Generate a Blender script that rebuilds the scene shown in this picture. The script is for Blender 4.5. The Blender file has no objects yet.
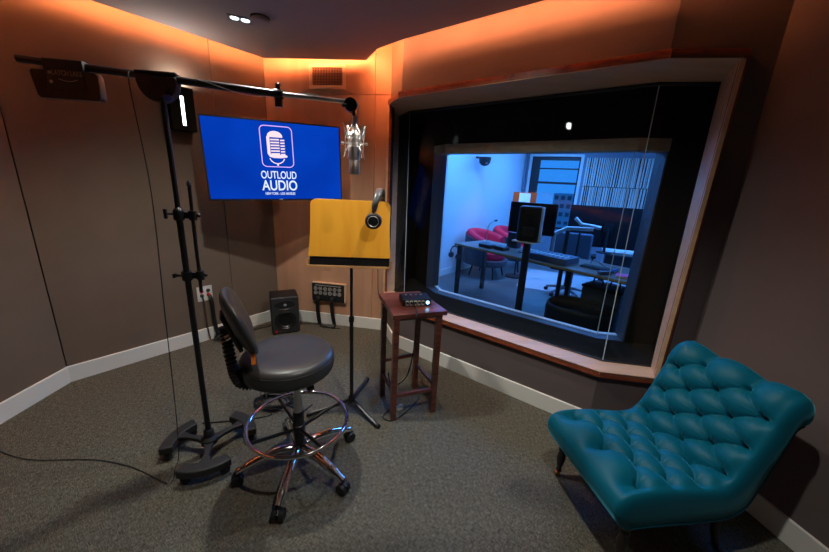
import bpy, bmesh, math, random
from mathutils import Vector, Matrix
random.seed(7)
C = bpy.context.scene.collection
PI = math.pi
R = math.radians
sin, cos = math.sin, math.cos

# ------------------------------------------------------------------ materials
def mat(name, col, rough=.5, metal=0., spec=.5, emis=None, estr=0., bump=None, var=None, sheen=0., coat=0., sheen_col=None):
    m = bpy.data.materials.new(name); m.use_nodes = True
    nt = m.node_tree; b = nt.nodes['Principled BSDF']
    b.inputs['Base Color'].default_value = (*col, 1)
    b.inputs['Roughness'].default_value = rough
    b.inputs['Metallic'].default_value = metal
    b.inputs['Specular IOR Level'].default_value = spec
    if coat: b.inputs['Coat Weight'].default_value = coat; b.inputs['Coat Roughness'].default_value = .08
    if sheen:
        b.inputs['Sheen Weight'].default_value = sheen; b.inputs['Sheen Roughness'].default_value = .28
        if sheen_col: b.inputs['Sheen Tint'].default_value = (*sheen_col, 1)
    if emis:
        b.inputs['Emission Color'].default_value = (*emis, 1); b.inputs['Emission Strength'].default_value = estr
    tc = nt.nodes.new('ShaderNodeTexCoord')
    if var:   # (scale, (stretch), amount)
        sc, st, am = var
        mp = nt.nodes.new('ShaderNodeMapping'); mp.inputs['Scale'].default_value = st
        nt.links.new(tc.outputs['Object'], mp.inputs['Vector'])
        n = nt.nodes.new('ShaderNodeTexNoise'); n.inputs['Scale'].default_value = sc; n.inputs['Detail'].default_value = 5
        nt.links.new(mp.outputs[0], n.inputs['Vector'])
        r = nt.nodes.new('ShaderNodeMapRange'); r.inputs['From Min'].default_value = .3; r.inputs['From Max'].default_value = .7
        r.inputs['To Min'].default_value = 1 - am; r.inputs['To Max'].default_value = 1 + am
        nt.links.new(n.outputs['Fac'], r.inputs['Value'])
        mx = nt.nodes.new('ShaderNodeVectorMath'); mx.operation = 'SCALE'; mx.inputs[0].default_value = col
        nt.links.new(r.outputs[0], mx.inputs['Scale']); nt.links.new(mx.outputs[0], b.inputs['Base Color'])
    if bump:  # (scale, strength, dist)
        n = nt.nodes.new('ShaderNodeTexNoise'); n.inputs['Scale'].default_value = bump[0]; n.inputs['Detail'].default_value = 3
        nt.links.new(tc.outputs['Object'], n.inputs['Vector'])
        bp = nt.nodes.new('ShaderNodeBump'); bp.inputs['Strength'].default_value = bump[1]; bp.inputs['Distance'].default_value = bump[2]
        nt.links.new(n.outputs['Fac'], bp.inputs['Height']); nt.links.new(bp.outputs[0], b.inputs['Normal'])
    return m

def emit(name, col, s):
    m = bpy.data.materials.new(name); m.use_nodes = True; nt = m.node_tree; nt.nodes.clear()
    o = nt.nodes.new('ShaderNodeOutputMaterial'); e = nt.nodes.new('ShaderNodeEmission')
    e.inputs[0].default_value = (*col, 1); e.inputs[1].default_value = s
    nt.links.new(e.outputs[0], o.inputs[0]); return m

def wood(name, c1, c2, rough=.4, scale=(1, 1, 1), grain=14., axis='X', coat=0.):
    m = bpy.data.materials.new(name); m.use_nodes = True; nt = m.node_tree; b = nt.nodes['Principled BSDF']
    tc = nt.nodes.new('ShaderNodeTexCoord'); mp = nt.nodes.new('ShaderNodeMapping')
    s = {'X': (.8, 6, 6), 'Y': (6, .8, 6), 'Z': (6, 6, .8)}[axis]
    mp.inputs['Scale'].default_value = tuple(a * q for a, q in zip(s, scale))
    n = nt.nodes.new('ShaderNodeTexNoise'); n.inputs['Scale'].default_value = grain / 4; n.inputs['Detail'].default_value = 7
    n.inputs['Distortion'].default_value = .7
    r = nt.nodes.new('ShaderNodeValToRGB'); r.color_ramp.elements[0].position = .32; r.color_ramp.elements[1].position = .68
    r.color_ramp.elements[0].color = (*c1, 1); r.color_ramp.elements[1].color = (*c2, 1)
    nt.links.new(tc.outputs['Object'], mp.inputs[0]); nt.links.new(mp.outputs[0], n.inputs['Vector'])
    nt.links.new(n.outputs['Fac'], r.inputs[0]); nt.links.new(r.outputs[0], b.inputs['Base Color'])
    b.inputs['Roughness'].default_value = rough
    if coat: b.inputs['Coat Weight'].default_value = coat; b.inputs['Coat Roughness'].default_value = .15
    return m

def carpet_mat():
    m = bpy.data.materials.new('woven_carpet'); m.use_nodes = True; nt = m.node_tree; b = nt.nodes['Principled BSDF']
    tc = nt.nodes.new('ShaderNodeTexCoord')
    rot = nt.nodes.new('ShaderNodeMapping'); rot.inputs['Rotation'].default_value = (0, 0, R(38)); nt.links.new(tc.outputs['Object'], rot.inputs[0])
    outs = []
    for st in ((230, 40, 1), (40, 230, 1)):
        mp = nt.nodes.new('ShaderNodeMapping'); mp.inputs['Scale'].default_value = st
        nt.links.new(rot.outputs[0], mp.inputs[0])
        n = nt.nodes.new('ShaderNodeTexNoise'); n.inputs['Scale'].default_value = 1.; n.inputs['Detail'].default_value = 2
        nt.links.new(mp.outputs[0], n.inputs['Vector']); outs.append(n.outputs['Fac'])
    mxx = nt.nodes.new('ShaderNodeMath'); mxx.operation = 'MAXIMUM'
    nt.links.new(outs[0], mxx.inputs[0]); nt.links.new(outs[1], mxx.inputs[1])
    r = nt.nodes.new('ShaderNodeValToRGB'); r.color_ramp.elements[0].position = .42; r.color_ramp.elements[1].position = .75
    r.color_ramp.elements[0].color = (.052, .048, .036, 1); r.color_ramp.elements[1].color = (.215, .21, .165, 1)
    nt.links.new(mxx.outputs[0], r.inputs[0]); nt.links.new(r.outputs[0], b.inputs['Base Color'])
    b.inputs['Roughness'].default_value = .95; b.inputs['Specular IOR Level'].default_value = .15
    bp = nt.nodes.new('ShaderNodeBump'); bp.inputs['Strength'].default_value = .6; bp.inputs['Distance'].default_value = .004
    nt.links.new(mxx.outputs[0], bp.inputs['Height']); nt.links.new(bp.outputs[0], b.inputs['Normal'])
    return m

def glass_mat(name, tint=(.93, .96, .95)):
    m = bpy.data.materials.new(name); m.use_nodes = True; nt = m.node_tree; nt.nodes.clear()
    o = nt.nodes.new('ShaderNodeOutputMaterial'); t = nt.nodes.new('ShaderNodeBsdfTransparent'); t.inputs[0].default_value = (*tint, 1)
    g = nt.nodes.new('ShaderNodeBsdfGlossy'); g.inputs['Roughness'].default_value = .0
    ge = nt.nodes.new('ShaderNodeNewGeometry'); d = nt.nodes.new('ShaderNodeVectorMath'); d.operation = 'DOT_PRODUCT'
    nt.links.new(ge.outputs['Normal'], d.inputs[0]); nt.links.new(ge.outputs['Incoming'], d.inputs[1])
    def M(op, a, b):
        q = nt.nodes.new('ShaderNodeMath'); q.operation = op
        for i, v in enumerate((a, b)):
            if v is None: continue
            if isinstance(v, (int, float)): q.inputs[i].default_value = v
            else: nt.links.new(v, q.inputs[i])
        return q.outputs[0]
    a = M('ABSOLUTE', d.outputs['Value'], None)
    p = M('POWER', M('SUBTRACT', 1., a), 5.)
    f = M('ADD', M('MULTIPLY', p, .5), .012)
    mx = nt.nodes.new('ShaderNodeMixShader'); nt.links.new(f, mx.inputs[0]); nt.links.new(t.outputs[0], mx.inputs[1]); nt.links.new(g.outputs[0], mx.inputs[2])
    nt.links.new(mx.outputs[0], o.inputs[0]); return m

M_ = dict(
    carpet=carpet_mat(),
    fabric=mat('wall_fabric', (.175, .130, .098), .9, spec=.2, bump=(420, .25, .002), var=(3, (1, 1, 1), .06)),
    fabric_r=mat('wall_fabric_mauve', (.135, .108, .105), .9, spec=.2, bump=(420, .25, .002), var=(3, (1, 1, 1), .06)),
    ply=wood('plywood_panel', (.48, .255, .15), (.60, .34, .21), .5, (.35, .35, .35), 10, 'Z'),
    plyreveal=wood('plywood_reveal', (.56, .35, .19), (.66, .43, .25), .5, (1, 1, 1), 10, 'X'),
    seam=mat('seam_shadow_gap', (.02, .018, .015), .9),
    base=mat('baseboard_paint', (.80, .80, .74), .5),
    ceil=mat('ceiling_paint', (.43, .37, .36), .9, spec=.2, bump=(60, .1, .002)),
    cove=mat('cove_paint', (.82, .78, .70), .9),
    redwood=wood('red_trim_wood', (.17, .032, .012), (.36, .085, .030), .35, (1, 1, 1), 20, 'X', .2),
    tablewood=wood('cherry_table_wood', (.075, .018, .012), (.21, .055, .034), .32, (1, 1, 1), 22, 'X', .5),
    deskwood=wood('honey_birch_desk', (.78, .33, .020), (.90, .42, .035), .38, (.6, .6, .6), 9, 'Z', .3),
    deskedge=wood('birch_edge', (.45, .22, .07), (.6, .32, .12), .45),
    black=mat('black_plastic', (.012, .012, .014), .45),
    blackm=mat('black_metal', (.007, .007, .008), .35, metal=.0, spec=.6),
    cast=mat('cast_iron_black', (.019, .020, .021), .55, bump=(120, .3, .002)),
    rubber=mat('cable_rubber', (.010, .010, .011), .5),
    vinyl=mat('grey_black_vinyl', (.034, .035, .035), .38, spec=.5, bump=(300, .08, .001)),
    chrome=mat('chrome', (.75, .74, .73), .08, metal=1),
    nickel=mat('nickel', (.95, .93, .88), .42, metal=1),
    steel=mat('brushed_steel', (.62, .60, .57), .3, metal=1, bump=(200, .05, .001)),
    brass=mat('brass', (.55, .30, .10), .3, metal=1),
    velvet=mat('teal_velvet', (.0, .105, .165), .50, spec=.20, sheen=1., sheen_col=(.12, .75, .95), bump=(260, .15, .0015)),
    velvetd=mat('teal_velvet_button', (.0, .06, .095), .6, spec=.2, sheen=.7, sheen_col=(.1, .55, .8)),
    darkwood=mat('ebonised_leg_wood', (.018, .011, .009), .28, spec=.6),
    orange=mat('orange_tag', (.9, .22, .02), .6),
    white=mat('white_plastic', (.72, .72, .68), .4),
    red=mat('red_jack', (.6, .01, .01), .4),
    green=mat('dark_green_jack', (.05, .08, .06), .4),
    bluew=mat('blue_knob', (.01, .04, .3), .4),
    cone=mat('speaker_cone', (.030, .031, .035), .5),
    leather=mat('headphone_leather', (.10, .10, .105), .3),
    label=mat('silver_print', (.55, .5, .45), .4, metal=.3),
    foam=mat('black_felt', (.008, .007, .007), .95, spec=.1, bump=(90, .8, .004)),
    fcopper=mat('charcoal_fabric', (.016, .0145, .012), .95, spec=.0),
    ventp=wood('vent_wood', (.68, .46, .28), (.78, .56, .36), .5),
    ventd=mat('vent_duct', (.03, .012, .006), .9),
    vents=mat('vent_slats', (.28, .15, .09), .6),
    glass=glass_mat('studio_glass'),
    crwall=mat('control_wall_paint', (.62, .64, .66), .8),
    crdark=mat('control_trim_paint', (.20, .23, .28), .7),
    crfloor=wood('control_floor_planks', (.085, .08, .075), (.15, .14, .13), .28, (1, 1, 1), 8, 'X'),
    crimson=mat('crimson_fabric', (.70, .004, .04), .8),
    shell=mat('dark_grey_shell', (.04, .05, .07), .5),
    slat=wood('slat_wood', (.62, .56, .48), (.78, .70, .60), .6, (1, 1, 1), 10, 'Z'),
    slatd=mat('slat_recess', (.05, .045, .04), .9),
    crdesk=wood('control_desk_top', (.13, .10, .08), (.20, .16, .13), .3),
    gold=mat('desk_edge_brass', (.5, .35, .12), .4, metal=.6),
    mesh=mat('office_chair_mesh', (.10, .13, .18), .8),
    paper=mat('paper', (.85, .85, .85), .95, spec=.05),
    pink=mat('magenta_notebook', (.8, .02, .2), .6),
    grey=mat('mid_grey', (.25, .26, .28), .5),
    bld=mat('far_building', (.30, .34, .40), .9, var=(1, (1, 1, 1), .1)),
    bldw=mat('far_building_window', (.06, .07, .09), .3),
    screenoff=mat('screen_off', (.007, .008, .010), .6, spec=.25),
)
# ------------------------------------------------------------------ mesh builder
class MB:
    def __init__(s): s.v = []; s.f = []; s.M = None
    def add(s, vs, fs, M=None):
        k = len(s.v)
        for p in vs:
            p = Vector(p)
            if M is not None: p = M @ p
            s.v.append(p)
        s.f += [tuple(i + k for i in f) for f in fs]; return s
    def box(s, c, d, rz=0, M=None):
        x, y, z = d[0] / 2, d[1] / 2, d[2] / 2
        vs = [(a * x, b * y, e * z) for a in (-1, 1) for b in (-1, 1) for e in (-1, 1)]
        T = Matrix.Translation(c) @ Matrix.Rotation(rz, 4, 'Z')
        if M is not None: T = M @ T
        return s.add(vs, [(0, 1, 3, 2), (4, 6, 7, 5), (0, 4, 5, 1), (2, 3, 7, 6), (0, 2, 6, 4), (1, 5, 7, 3)], T)
    def hexa(s, b, t):  # 4 bottom pts, 4 top pts
        return s.add(list(b) + list(t), [(3, 2, 1, 0), (4, 5, 6, 7), (0, 1, 5, 4), (1, 2, 6, 5), (2, 3, 7, 6), (3, 0, 4, 7)])
    def cyl(s, p0, p1, r0, r1=None, n=20, cap=True, M=None):
        return s.tube([p0, p1], [r0, r0 if r1 is None else r1], n, cap=cap, M=M)
    def tube(s, pts, r, n=8, closed=False, cap=True, M=None):
        pts = [Vector(p) for p in pts]; m = len(pts)
        rs = r if isinstance(r, (list, tuple)) else [r] * m
        tan = []
        for i in range(m):
            a = pts[(i - 1) % m] if (closed or i > 0) else pts[i]
            b = pts[(i + 1) % m] if (closed or i < m - 1) else pts[i]
            t = b - a
            if t.length < 1e-9: t = Vector((0, 0, 1))
            tan.append(t.normalized())
        up = Vector((0, 0, 1)) if abs(tan[0].z) < .9 else Vector((1, 0, 0))
        u = tan[0].cross(up).normalized(); vs = []
        for i in range(m):
            u = (u - tan[i] * u.dot(tan[i]))
            if u.length < 1e-6: u = tan[i].orthogonal()
            u.normalize(); w = tan[i].cross(u)
            for k in range(n):
                a = 2 * PI * k / n; vs.append(pts[i] + (u * cos(a) + w * sin(a)) * rs[i])
        fs = []
        for i in range(m if closed else m - 1):
            j = (i + 1) % m
            for k in range(n):
                l = (k + 1) % n; fs.append((i * n + k, i * n + l, j * n + l, j * n + k))
        if cap and not closed:
            fs.append(tuple(range(n))[::-1]); fs.append(tuple((m - 1) * n + k for k in range(n)))
        return s.add(vs, fs, M)
    def lathe(s, prof, n=28, M=None, sx=1, sy=1):
        vs = []; m = len(prof)
        for (r, z) in prof:
            for k in range(n):
                a = 2 * PI * k / n; vs.append((max(r, 1e-5) * cos(a) * sx, max(r, 1e-5) * sin(a) * sy, z))
        fs = []
        for i in range(m - 1):
            for k in range(n):
                l = (k + 1) % n; fs.append((i * n + k, i * n + l, (i + 1) * n + l, (i + 1) * n + k))
        fs.append(tuple(range(n))[::-1]); fs.append(tuple((m - 1) * n + k for k in range(n)))
        return s.add(vs, fs, M)
    def prism(s, poly, z0, z1, M=None):
        n = len(poly)
        return s.add([(x, y, z0) for x, y in poly] + [(x, y, z1) for x, y in poly],
                     [tuple(range(n))[::-1], tuple(range(n, 2 * n))] + [(i, (i + 1) % n, n + (i + 1) % n, n + i) for i in range(n)], M)
    def ball(s, c, r, n=16, M=None):
        rr = r if isinstance(r, (tuple, list)) else (r, r, r)
        m = n // 2; vs = []
        for i in range(m + 1):
            t = PI * i / m
            for k in range(n):
                a = 2 * PI * k / n
                vs.append((c[0] + rr[0] * max(sin(t), 1e-4) * cos(a), c[1] + rr[1] * max(sin(t), 1e-4) * sin(a), c[2] + rr[2] * cos(t)))
        fs = [(i * n + k, i * n + (k + 1) % n, (i + 1) * n + (k + 1) % n, (i + 1) * n + k) for i in range(m) for k in range(n)]
        return s.add(vs, fs, M)
    def build(s, name, m, parent=None, loc=None, rot=None, bevel=0, smooth=True, ang=40, sub=0, merge=False):
        me = bpy.data.meshes.new(name); me.from_pydata(s.v, [], s.f); me.update()
        bm = bmesh.new(); bm.from_mesh(me)
        if merge: bmesh.ops.remove_doubles(bm, verts=bm.verts, dist=1e-5)
        bmesh.ops.recalc_face_normals(bm, faces=bm.faces); bm.to_mesh(me); bm.free()
        if m is not None: me.materials.append(m)
        if smooth:
            me.shade_smooth(); me.set_sharp_from_angle(angle=R(ang))
        o = bpy.data.objects.new(name, me); C.objects.link(o)
        if parent is not None: o.parent = parent
        if loc is not None: o.location = loc
        if rot is not None: o.rotation_euler = rot
        if bevel:
            b = o.modifiers.new('bevel', 'BEVEL'); b.width = bevel; b.segments = 3; b.limit_method = 'ANGLE'; b.angle_limit = R(35)
            b.harden_normals = False
        if sub:
            q = o.modifiers.new('sub', 'SUBSURF'); q.levels = sub; q.render_levels = sub
        return o

def tag(o, label=None, cat=None, group=None, kind=None):
    if label: o['label'] = label
    if cat: o['category'] = cat
    if group: o['group'] = group
    if kind: o['kind'] = kind
    return o
def thing(name, label, cat, loc=(0, 0, 0), rz=0, group=None):
    o = bpy.data.objects.new(name, None); C.objects.link(o); o.empty_display_size = .05
    o.location = loc; o.rotation_euler = (0, 0, rz)
    return tag(o, label, cat, group)
def copy_tree(o, parent=None):
    c = o.copy(); C.objects.link(c); c.parent = parent
    for ch in [x for x in bpy.data.objects if x.parent == o]: copy_tree(ch, c)
    return c
def struct(o): o['kind'] = 'structure'; return o
def catmull(P, n=10, closed=False):
    P = [Vector(p) for p in P]; out = []; m = len(P)
    for i in range(m if closed else m - 1):
        if closed: a, b, c, d = P[(i - 1) % m], P[i], P[(i + 1) % m], P[(i + 2) % m]
        else: a, b, c, d = P[max(i - 1, 0)], P[i], P[i + 1], P[min(i + 2, m - 1)]
        for k in range(n):
            t = k / n
            out.append(.5 * ((2 * b) + (c - a) * t + (2 * a - 5 * b + 4 * c - d) * t * t + (3 * b - a - 3 * c + d) * t ** 3))
    if not closed: out.append(P[-1])
    return out
def text_mesh(name, body, size, parent, loc, rot, m, extrude=.0006, offset=0., sx=1., align='CENTER'):
    cu = bpy.data.curves.new(name, 'FONT'); cu.body = body; cu.size = size; cu.extrude = extrude; cu.offset = offset
    cu.align_x = align; cu.align_y = 'CENTER'
    t = bpy.data.objects.new(name, cu); C.objects.link(t)
    dg = bpy.context.evaluated_depsgraph_get(); me = bpy.data.meshes.new_from_object(t.evaluated_get(dg))
    bpy.data.objects.remove(t); me.materials.clear(); me.materials.append(m)
    o = bpy.data.objects.new(name, me); C.objects.link(o); o.parent = parent; o.location = loc; o.rotation_euler = rot; o.scale = (sx, 1, 1)
    return o
def off(A, B, d):  # offset point pair to the left normal by d
    A = Vector(A); B = Vector(B); n = Vector((-(B - A).y, (B - A).x)).normalized(); return A + n * d, B + n * d

# ------------------------------------------------------------------ camera (level stand, tilted 15.5 deg down, slight roll)
f_px, pit, rol = 334.07, .269978, .0512579
sp, cp, sr, cr = sin(pit), cos(pit), sin(rol), cos(rol)
cam = bpy.data.cameras.new('camera'); co = bpy.data.objects.new('camera', cam); C.objects.link(co)
cam.sensor_width = 36; cam.lens = f_px / 829 * 36; cam.clip_start = .02; cam.clip_end = 300
right = Vector((cr, sr * sp, sr * cp)); up = Vector((-sr, cr * sp, cr * cp)); fw = Vector((0, cp, -sp))
co.matrix_world = Matrix(((right.x, up.x, -fw.x, 0), (right.y, up.y, -fw.y, 0), (right.z, up.z, -fw.z, 1.6), (0, 0, 0, 1)))
bpy.context.scene.camera = co

# ------------------------------------------------------------------ the room
A0, A1 = (-2.43, -1.7), (-2.609, 2.228)         # left wall
BC = (-1.56, 3.632)                              # corner between the left back wall and the back wall
CC = (-.305, 3.453)
V1, V2, V3 = (-.185, 3.11), (1.27, 2.008), (1.765, 1.935)
E1 = (2.385, -1.7)
H = 2.95; HP = 2.65
room = [A0, A1, BC, CC, V1, V2, V3, E1]
struct(MB().prism([(-2.9, -2.0), (-2.9, 2.4), (-1.7, 4.0), (-.2, 4.0), (1.9, 2.4), (2.7, -2.0)], -.06, 0).build('floor', M_['carpet'], smooth=False))

def wall_run(name, P, Q, m, seams=(), z0=0., z1=H, hseam=None, th=.02, gap=.004, back=True):
    """wall of wrapped panels on a dark backing; panels' faces lie on the line P-Q"""
    P2, Q2 = Vector(P), Vector(Q); L = (Q2 - P2).length; d = (Q2 - P2) / L; n = Vector((-d.y, d.x))
    M = Matrix(((d.x, n.x, 0, P2.x), (d.y, n.y, 0, P2.y), (0, 0, 1, 0), (0, 0, 0, 1)))
    mb = MB(); s = [0] + list(seams) + [L]; zs = [z0] + ([hseam] if hseam else []) + [z1]
    for i in range(len(s) - 1):
        for j in range(len(zs) - 1):
            a = s[i] + (gap / 2 if i else 0); b = s[i + 1] - (gap / 2 if i < len(s) - 2 else 0)
            c = zs[j] + (gap / 2 if j else 0); e = zs[j + 1] - (gap / 2 if j < len(zs) - 2 else 0)
            mb.box(((a + b) / 2, th / 2, (c + e) / 2), (b - a, th, e - c))
    o = mb.build(name, m, bevel=.0015 if len(seams) or hseam else 0, smooth=False); o.matrix_world = M; struct(o)
    if back: MB().box((L / 2, th + .03, (z0 + z1) / 2), (L + .04, .06, z1 - z0)).build('backing', M_['seam'], o, smooth=False)
    return o
wall_run('wall_left', A0, A1, M_['fabric'], (1.3, 2.6))
wall_run('wall_left_back', Vector(A1) + Vector((.0035, .0048)), BC, M_['fabric'], (1.255,))
wall_run('wall_back', BC, CC, M_['ply'], (1.115,), hseam=2.384)
wall_run('wall_right', V3, E1, M_['fabric_r'], (1.9,))
wall_run('wall_behind_camera', E1, A0, M_['fabric'], (1.2, 2.4, 3.6))
# window wall: three facets with the window opening between z .42 and 2.33
def facet(name, P, Q, m):
    o = wall_run(name, P, Q, m, z0=0, z1=.44)
    o2 = wall_run(name, P, Q, m, z0=2.31, z1=H)
    return o, o2
facet('wall_window_left', CC, V1, M_['fabric']); facet('wall_window', V1, V2, M_['fabric_r'])
T3 = Vector((1.62, 1.957)); facet('wall_window_right', V2, T3, M_['fabric_r']); wall_run('wall_window_right', T3, V3, M_['fabric_r'], th=.006, back=False)
# dark shadow-gap at the corners
for p, nm in ((A1, 1), (BC, 2), (V2, 3)):
    pass
# baseboards
def baseboard(name, P, Q, d0=0, d1=0):
    P, Q = Vector(P), Vector(Q); L = (Q - P).length; d = (Q - P) / L; n = Vector((d.y, -d.x))
    mb = MB(); t = .014
    a, b = P - d * 0, Q
    p1, q1 = P + n * t + d * d0, Q + n * t - d * d1
    mb.hexa([(P.x, P.y, 0), (Q.x, Q.y, 0), (q1.x, q1.y, 0), (p1.x, p1.y, 0)], [(P.x, P.y, .128), (Q.x, Q.y, .128), (q1.x, q1.y, .124), (p1.x, p1.y, .124)])
    struct(mb.build(name, M_['base'], smooth=False))
baseboard('baseboard_left', A0, A1, .01, .004); baseboard('baseboard_left_back', A1, BC, .004, .009)
baseboard('baseboard_back', BC, CC, .009, .008); baseboard('baseboard_window_left', CC, V1, .008, -.004)
baseboard('baseboard_window', V1, V2, -.004, .004); baseboard('baseboard_window_right', V2, V3, .004, .01)
baseboard('baseboard_right', V3, E1, .01, .01); baseboard('baseboard_behind_camera', E1, A0, .01, .01)
# ceiling: upper slab and the floating panel with its light gap
struct(MB().prism([(-2.8, -1.9), (-2.8, 2.4), (-1.7, 3.9), (-.2, 3.8), (1.9, 2.3), (2.6, -1.9)], H, H + .06).build('ceiling_upper', M_['cove'], smooth=False))
panel = [(-2.33, -1.66), (-2.49, 2.19), (-1.496, 3.503), (-.538, 3.425), (-.40, 3.14), (-.171, 2.919), (1.19, 1.885), (1.70, 1.80), (2.30, -1.66)]
struct(MB().prism(panel, HP, HP + .025).build('ceiling', M_['ceil'], smooth=False))
# warm strip lights standing on the panel's upper side
LED = emit('warm_led', (1., .29, .105), 125)
def led(P, Q, inset=.06, zz=.05):
    P, Q = Vector(P), Vector(Q); d = (Q - P).normalized(); n = Vector((d.y, -d.x)); P = P + n * inset; Q = Q + n * inset
    mb = MB(); M = Matrix(((d.x, -n.x, 0, P.x), (d.y, -n.y, 0, P.y), (0, 0, 1, 0), (0, 0, 0, 1))); L = (Q - P).length
    mb.box((L / 2, 0, HP + .025 + zz), (L, .040, .008), M=M)
    o = mb.build('cove_light', LED, smooth=False)
    MBp = MB(); MBp.box((L / 2, -.026, HP + .0255 + (zz + .012) / 2), (L, .010, zz + .010), M=M)
    MBp.build('mounting_rail', M_['cove'], o, smooth=False)
    return o
for P, Q, inset, zz, lb in ((panel[1], panel[2], .055, .05, 'warm strip light above the ceiling edge along the left back wall'),
                  (panel[0], panel[1], .055, .05, 'warm strip light above the ceiling edge along the left wall'),
                  (panel[2], panel[3], .05, .05, 'warm strip light above the ceiling edge over the wall grille'),
                  (panel[3], panel[5], .05, .05, 'short warm strip light above the notched ceiling corner'),
                  (panel[5], panel[6], .06, .05, 'warm strip light above the ceiling edge over the studio window')):
    d = (Vector(Q) - Vector(P)).normalized() * .05
    tag(led(Vector(P) + d, Vector(Q) - d, inset, zz), lb, 'strip light', 'cove strip lights')

# ------------------------------------------------------------------ studio window (double glazed, faceted, tilted front glass)
w1 = bpy.data.objects.new('window_1', None); C.objects.link(w1); struct(w1)
tp = [Vector(p) for p in ((-.296, 3.425), V1, V2, (1.622, 1.957))]
def trim_path(pts, d):  # offset into the room (right normal) with mitred corners
    out = []
    for i, p in enumerate(pts):
        ns = []
        if i: e = (pts[i] - pts[i - 1]).normalized(); ns.append(Vector((e.y, -e.x)))
        if i < len(pts) - 1: e = (pts[i + 1] - pts[i]).normalized(); ns.append(Vector((e.y, -e.x)))
        n = sum(ns, Vector((0, 0))); n.normalize(); out.append(p + n * (d / n.dot(ns[0])))
    return out
fr = trim_path(tp, .034)
def band(mb, a, b, z0, z1):
    for i in range(len(a) - 1):
        mb.hexa([(*a[i], z0), (*a[i + 1], z0), (*b[i + 1], z0), (*b[i], z0)], [(*a[i], z1), (*a[i + 1], z1), (*b[i + 1], z1), (*b[i], z1)])
mb = MB(); band(mb, tp, fr, .420, .462); mb.build('window_trim', M_['redwood'], w1, smooth=False, bevel=.002)
mb = MB(); band(mb, tp, fr, 2.287, 2.331); mb.build('window_trim', M_['redwood'], w1, smooth=False, bevel=.002)
def along(a, b, t): return a + (b - a).normalized() * t
for (i, j) in ((0, 1), (3, 2)):
    a, b, c, d = tp[i], along(tp[i], tp[j], .024), along(fr[i], fr[j], .024), fr[i]
    MB().hexa([(*a, .462), (*b, .462), (*c, .462), (*d, .462)], [(*a, 2.287), (*b, 2.287), (*c, 2.287), (*d, 2.287)]).build('window_trim', M_['redwood'], w1, smooth=False, bevel=.002)
inn = [along(tp[0], tp[1], .042), tp[1], tp[2], along(tp[3], tp[2], .030)]
gb = [Vector(p) for p in ((-.221, 3.483), (-.095, 3.206), (1.349, 2.12), (1.668, 2.071))]
gt = [Vector(p) for p in ((-.262, 3.95), (-.128, 3.606), (1.468, 2.353), (1.81, 2.293))]
zb, zt = .464, 2.285
def quadstrip(mb, a, za, b, zb_):
    for i in range(len(a) - 1):
        mb.add([(*a[i], za), (*a[i + 1], za), (*b[i + 1], zb_), (*b[i], zb_)], [(0, 1, 2, 3)])
inner0 = [along(fr[0], fr[1], .024), fr[1], fr[2], along(fr[3], fr[2], .024)]
def thick(o, t, offs):
    md = o.modifiers.new('solid', 'SOLIDIFY'); md.thickness = t; md.offset = offs; return o
mb = MB(); quadstrip(mb, inner0, zb, gb, zb); thick(mb.build('sill', M_['plyreveal'], w1, smooth=False, merge=True), .02, -1)
mb = MB(); quadstrip(mb, inner0, zt, gt, zt); thick(mb.build('reveal', M_['plyreveal'], w1, smooth=False, merge=True), .02, 1)
for k in (0, 3):
    mb = MB(); mb.add([(*inner0[k], zb), (*gb[k], zb), (*gt[k], zt), (*inner0[k], zt)], [(0, 1, 2, 3)])
    thick(mb.build('reveal', M_['plyreveal'], w1, smooth=False), .02, 0)
# front glass, one pane per facet
for i in range(3):
    a, b, c, d = gb[i], gb[i + 1], gt[i + 1], gt[i]
    ex = (b - a).normalized() * .0015
    A_, B_, C_, D_ = Vector((*(a + ex), zb + .001)), Vector((*(b - ex), zb + .001)), Vector((*(c - ex), zt - .001)), Vector((*(d + ex), zt - .001))
    n = (B_ - A_).cross(D_ - A_).normalized() * .010
    MB().hexa([A_, B_, B_ - n, A_ - n], [D_, C_, C_ - n, D_ - n]).build('glass_pane', M_['glass'], w1, smooth=False)
# glass edge beads
sil = mat('glass_edge_silicone', (.5, .62, .66), .2)
for i in (1, 2):
    MB().tube([(*gb[i], zb), (*gt[i], zt)], .0028, 6).build('glass_joint', sil, w1)
fmb = MB()
fmb.tube([(*p, zb + .004) for p in gb], .006, 6); fmb.tube([(*p, zt - .012) for p in gt], .012, 6)
for k in (0, 3): fmb.tube([(*gb[k], zb), (*gt[k], zt)], .007, 6)
fmb.build('gasket', M_['black'], w1)
# cavity between the two panes
bp = [Vector(p) for p in ((.14, 3.78), (.24, 3.545), (1.545, 2.557), (1.748, 2.526))]
zo0, zo1 = .43, 1.905
cl, crr = Vector((-.02, 4.2)), Vector((1.97, 2.50))
bk = [cl] + bp + [crr]
cm = MB()
def poly(mb, pts): mb.add(pts, [tuple(range(len(pts)))])
gbx = [gb[0], gb[1], gb[2], gb[3]]; gtx = gt
# cavity floor and roof
poly(cm, [(*p, zb - .012) for p in gbx] + [(*p, zo0 - .002) for p in reversed(bk)])
poly(cm, [(*p, zt + .004) for p in gtx] + [(*p, zt + .004) for p in reversed(bk)])
poly(cm, [(*gb[0], zb - .012), (*gt[0], zt + .004), (*cl, zt + .004), (*cl, zo0)])
poly(cm, [(*gb[3], zb - .012), (*gt[3], zt + .004), (*crr, zt + .004), (*crr, zo0)])
thick(cm.build('cavity_lining', M_['fcopper'], w1, smooth=False), .004, 0)
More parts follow.
